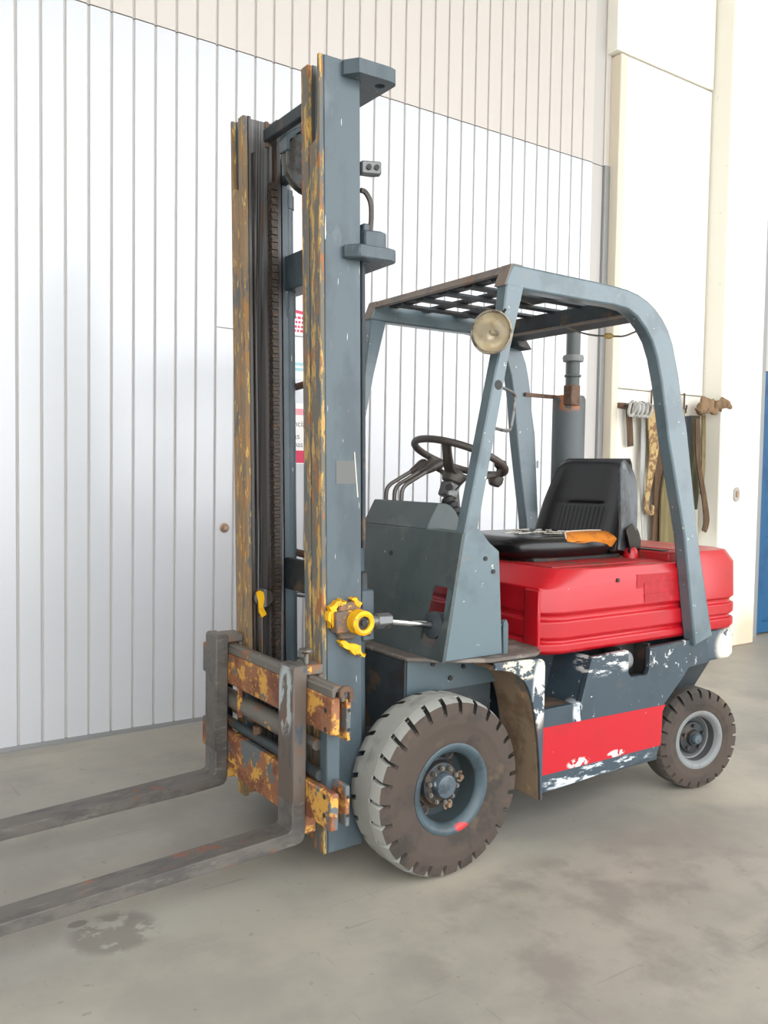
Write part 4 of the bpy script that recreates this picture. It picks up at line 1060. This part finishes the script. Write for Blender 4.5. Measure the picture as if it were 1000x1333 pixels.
for s in (1, -1):
    b = MB()
    ring = OUT3 + IN3
    b.loft([[(x, (y - .058) * s, z) for x, y, z in ring], [(x, y * s, z) for x, y, z in ring]])
    o = b.build('overhead_guard', 'guard', FL, bevel=.008, sharp=30, seg=2, label=('near' if s > 0 else 'far') + ' side frame of the overhead guard') if gd is None else b.build('guard_side_frame', 'guard', gd, bevel=.008, sharp=30, seg=2)
    if gd is None: gd = o
    pl = [(-.252, 2.03), (-.250, 2.005), (-.222, 1.773), (-.082, 1.145), (-.012, .72), (-.085, .72), (-.142, 1.153), (-.272, 1.778), (-.338, 2.03)]
    b = MB(); b.prism(pl, 'y', .402 * s, .4535 * s); b.build('guard_pillar', 'guard', gd, bevel=.005)
    b = MB(); b.prism([(-.273, 2.0905), (-.2405, 2.012), (-.2455, 2.012), (-.279, 2.088)], 'y', .396 * s, .4535 * s); b.build('guard_corner', 'guard_front', gd, bevel=.002)
MB().prism([(-.262, 2.060), (-.284, 2.092), (-.325, 2.092), (-.325, 2.084), (-.285, 2.06)], 'y', -.454, .45).build('guard_front_beam', 'guard_front', gd, bevel=.002, label='dusty brown front beam')
MB().prism([(-.93, 1.996), (-.93, 2.066), (-1.02, 2.035), (-1.08, 1.998), (-1.07, 1.988)], 'y', -.40, .40).build('guard_rear_beam', 'under', gd, bevel=.005)
MB().box(-.928, -.952, -.398, .398, 1.990, 1.998).build('guard_rear_trim', 'guard_front', gd)
for y in (-.31, -.155, 0, .155, .31):
    MB().box(-.325, -.965, y - .024, y + .024, 2.061, 2.072).build('guard_bar', 'under', gd, bevel=.001)
for x in (-.365, -.542, -.738):
    hw = .026 if x > -.7 else .045
    MB().box(x - hw, x + hw, -.40, .40, 2.073, 2.084).build('guard_bar', 'under', gd, bevel=.001)
MB().cyl((-.222, .4535, 1.665), (-.222, .4550, 1.665), .017, 16).build('pillar_hole', 'dark', gd, label='round hole in the near pillar')
b = MB(); b.tube(smooth_path([(-.275, .385, 1.668), (-.312, .39, 1.662), (-.345, .40, 1.645), (-.350, .40, 1.62), (-.335, .40, 1.53), (-.318, .395, 1.512), (-.24, .385, 1.525)], 4), .006, 8); b.build('grab_handle', 'steel', gd, label='bent wire grab handle')
MB().prism([(-1.00, 2.03), (-1.08, 2.01), (-1.13, 1.955), (-1.05, 1.965)], 'y', -.398, -.33).build('gusset', 'under', gd)
# wire with a taped joint at the rear of the guard
wr = MB().tube(smooth_path([(-.93, .05, 2.0), (-1.0, .094, 1.972), (-1.0, .178, 1.948), (-1.0, .245, 1.937), (-1.0, .287, 1.931), (-1.0, .345, 1.926), (-1.02, .41, 1.945), (-1.04, .43, 1.93)], 5), .004, 6).build('wire', 'wire', gd)
MB().lathe([(.004, -.025), (.012, -.012), (.012, .012), (.004, .03)], (-1.0, .255, 1.936), (0, 1, -.15), 8).build('tape', 'tape', wr, label='yellowish tape on the wire')
MB().tube(smooth_path([(-.62, .10, 2.07), (-.66, .14, 2.045), (-.70, .12, 2.05), (-.74, .16, 2.06)], 4), .003, 6).build('wire', 'wire', gd)

# ---- work lamps on the pillars
def lamp(c, s, visible=True):
    c = Vector(c); d = Vector((.86, .46 * s, -.06)).normalized()
    b = MB(); b.lathe([(0, -.068), (.028, -.066), (.052, -.046), (.066, -.014), (.071, .012), (.071, .020)], c, d, 36)
    o = b.build('work_lamp', 'lampbody', FL, label=('near' if s > 0 else 'far') + ' round work lamp with cloudy glass')
    b = MB(); b.lathe([(0, -.050), (.025, -.046), (.046, -.030), (.060, -.004), (.066, .016)], c, d, 36); b.build('reflector', 'reflector', o, label='yellowed reflector')
    b = MB(); b.lathe([(.0675, .014), (.067, .026), (.055, .044), (.03, .054), (0, .057), (0, .054), (.03, .051), (.053, .042), (.0645, .025), (.0655, .014)], c, d, 36); b.build('lens', 'lens', o, label='cloudy glass lens')
    b = MB(); b.lathe([(.066, .022), (.072, .026), (.075, .018), (.073, .008), (.069, .008)], c, d, 36); b.build('bezel', 'lampbody', o)
    e = d.cross(Vector((0, 0, 1))).normalized(); u = e.cross(d)
    b = MB(); b.cyl(c - d * .03, c - d * .004, .010, 10); b.lathe([(.008, 0), (.011, .012), (.009, .024), (0, .028)], c - d * .006, d, 12); b.build('bulb', 'lampbody', o)
    b = MB(); b.tube(smooth_path([c - d * .06 + u * .02, c - d * .075 + u * .06, c - d * .07 + u * .085 - e * .02], 4), .0045, 6); b.bar(c - d * .06, Vector((-.235, .45 * s, c.z + .01)), .02, .02); b.build('bracket', 'dark', o)
    return o
lamp((-.165, .485, 1.835), 1)
lamp((-.150, -.49, 1.80), -1)

# ---- exhaust
mx, my = -1.425, -.36
mf = MB().lathe([(0, 1.16), (.07, 1.16), (.082, 1.175), (.082, 1.735), (.074, 1.752), (.04, 1.757), (0, 1.757)], (mx, my, 0), (0, 0, 1), 32).build('muffler', 'muffler', FL, label='upright grey muffler with rust at the clamp')
MB().tube([(mx - .022, my, 1.75), (mx - .022, my, 2.2)], .034, 18).build('exhaust_pipe', 'muffler', mf)
MB().lathe([(.034, -.02), (.05, -.018), (.054, 0), (.05, .012), (.036, .014)], (mx - .022, my, 1.945), (0, 0, 1), 24).build('pipe_flange', 'rimgrey', mf)
MB().lathe([(.034, -.008), (.042, -.004), (.042, .004), (.034, .008)], (mx - .022, my, 1.855), (0, 0, 1), 20).build('pipe_clamp', 'muffler', mf)
MB().box(-1.16, -1.40, -.415, -.395, 1.738, 1.756).build('stay_bar', 'rustbar', mf, label='thin rusty stay bar')
MB().box(mx + .01, mx + .075, my + .03, my + .085, 1.70, 1.80).build('stay_bracket', 'rustbar', mf, bevel=.004)
MB().cyl((mx, my, 1.17), (mx, my, .9), .03, 14).build('exhaust_pipe', 'muffler', mf)

# ================================================================== SLINGS HUNG ON THE WALL
rk = thing('sling_rack', 'dark steel hook rail fixed on the cream concrete wall', 'rack')
MB().box(-3.90, -3.12, WY, WY + .02, 1.845, 1.885).build('rail', 'rustbar', rk, bevel=.003)
for x in (-3.18, -3.285, -3.47, -3.535, -3.712, -3.80):
    MB().tube(smooth_path([(x, WY + .015, 1.865), (x, WY + .06, 1.862), (x, WY + .085, 1.87), (x, WY + .09, 1.90)], 4), .007, 8).build('hook', 'dark', rk)
for x in (-3.475, -3.865):
    MB().cyl((x, WY + .02, 1.87), (x, WY + .02, 2.0), .007, 8).build('spike', 'rustbar', rk)
def sling(pts, wd, t, m, label, wdir=(1, 0, 0), nm='lifting_sling', cat='sling', grp='webbing slings hung on the rail'):
    sp = smooth_path(pts, 6)
    if isinstance(wd, (list, tuple)):
        k = len(wd) - 1
        ws = [wd[min(int(i / (len(sp) - 1) * k), k - 1)] + (wd[min(int(i / (len(sp) - 1) * k) + 1, k)] - wd[min(int(i / (len(sp) - 1) * k), k - 1)]) * ((i / (len(sp) - 1) * k) % 1 if i < len(sp) - 1 else 1) for i in range(len(sp))]
    else: ws = wd
    o = MB().ribbon(sp, ws, t, wdir).build(nm, m, sharp=50)
    return tag(o, label, cat, grp)
y0 = WY + .045
sling([(-3.19, y0, 1.86), (-3.20, y0 + .005, 1.75), (-3.225, y0, 1.57)], .06, .008, 'brownweb', 'short brown strap end, leftmost on the rail')
b = MB()
for i in range(5):
    x = -3.15 - .045 * i; b.tube(smooth_path([(x, y0 + .055, 1.89), (x - .03, y0 + .075, 1.86), (x + .01, y0 + .08, 1.79), (x + .04, y0 + .07, 1.80), (x + .02, y0 + .07, 1.88)], 4), .011, 6)
tag(b.build('wire_coil', 'greyweb'), 'pale looped cable bundle hung at the left end of the rail', 'cable')
sling([(-3.33, y0 + .02, 1.87), (-3.34, y0 + .02, 1.6), (-3.345, y0 + .015, 1.3), (-3.38, y0 + .02, .95), (-3.40, y0 + .02, .78)], [.045, .05, .045, .05, .05], .007, 'greyweb', 'light grey strap behind the stained yellow one')
sling([(-3.40, y0 + .05, 1.88), (-3.41, y0 + .055, 1.70), (-3.42, y0 + .05, 1.50), (-3.38, y0 + .045, 1.25), (-3.36, y0 + .05, 1.12), (-3.41, y0 + .06, 1.08), (-3.43, y0 + .05, 1.14)], [.12, .125, .09, .05, .04, .03, .03], .009, 'mottle', 'stained yellow and brown strap ending in a loop')
sling([(-3.50, y0 + .03, 1.87), (-3.51, y0 + .035, 1.5), (-3.52, y0 + .03, 1.1), (-3.50, y0 + .03, .72)], [.10, .10, .11, .10], .010, 'brownweb', 'dark brown strap hanging left of the wide olive sling')
sling([(-3.622, y0 + .05, 1.88), (-3.63, y0 + .06, 1.5), (-3.60, y0 + .055, 1.2), (-3.61, y0 + .06, .72)], [.13, .14, .17, .19], .016, 'olive', 'wide olive sling hanging in the middle of the rail')
sling([(-3.745, y0 + .045, 1.87), (-3.74, y0 + .06, 1.5), (-3.755, y0 + .05, 1.1), (-3.76, y0 + .05, .72)], [.06, .055, .07, .06], .010, 'khaki', 'narrow tan strap right of the wide olive sling')
sling([(-3.845, y0 + .02, 1.82), (-3.85, y0 + .02, 1.4), (-3.85, y0 + .02, .72)], [.08, .08, .08], .010, 'navyweb', 'dark navy strap beside the narrow tan strap')
sling([(-3.965, y0 + .0, 1.83), (-3.975, y0 + .0, 1.6), (-3.99, y0 + .0, 1.35), (-3.99, y0 + .0, 1.1)], [.12, .14, .12, .08], .012, 'greenweb', 'dark green sling loop under the brown sackcloth')
sling([(-3.915, y0 + .06, 1.80), (-3.94, y0 + .06, 1.5), (-4.03, y0 + .06, 1.2), (-4.07, y0 + .06, 1.02), (-4.045, y0 + .06, .93)], [.05, .05, .055, .07, .05], .010, 'brownweb', 'brown strap slanting down to the right, frayed at its end')
sling([(-4.07, y0 + .005, 1.84), (-4.08, y0 + .005, 1.65), (-4.085, y0 + .005, 1.4), (-4.075, y0 + .005, 1.22)], [.04, .045, .04, .03], .010, 'khaki', 'thin khaki strap, rightmost on the rail')
# crumpled sackcloth on top
b = MB(); loops = []
sp = smooth_path([(-3.905, y0 + .075, 1.845), (-3.94, y0 + .08, 1.885), (-4.0, y0 + .075, 1.92), (-4.07, y0 + .09, 1.885), (-4.10, y0 + .115, 1.91), (-4.16, y0 + .135, 1.935), (-4.22, y0 + .14, 1.90), (-4.245, y0 + .14, 1.885)], 5)
for i, p in enumerate(sp):
    t = i / (len(sp) - 1); rr = .065 * math.sin(PI * min(1, .12 + t * .95)) ** .6 * (1 + .18 * math.sin(i * 1.7)) * (1 - .45 * t)
    d = (sp[min(i + 1, len(sp) - 1)] - sp[max(i - 1, 0)]).normalized(); a = d.orthogonal().normalized(); c = d.cross(a)
    a = (Vector((0, 1, 0)) - d * d.y).normalized(); c = d.cross(a)
    loops.append([p + (a * math.cos(q) * .55 + c * math.sin(q)) * rr * (1 + .16 * math.sin(3 * q + i * .8) + .08 * math.sin(5 * q + i)) for q in [2 * PI * j / 14 for j in range(14)]])
tag(b.loft(loops).build('sackcloth', 'sack', sharp=70), 'crumpled brown sackcloth draped over the right end of the rail', 'cloth')
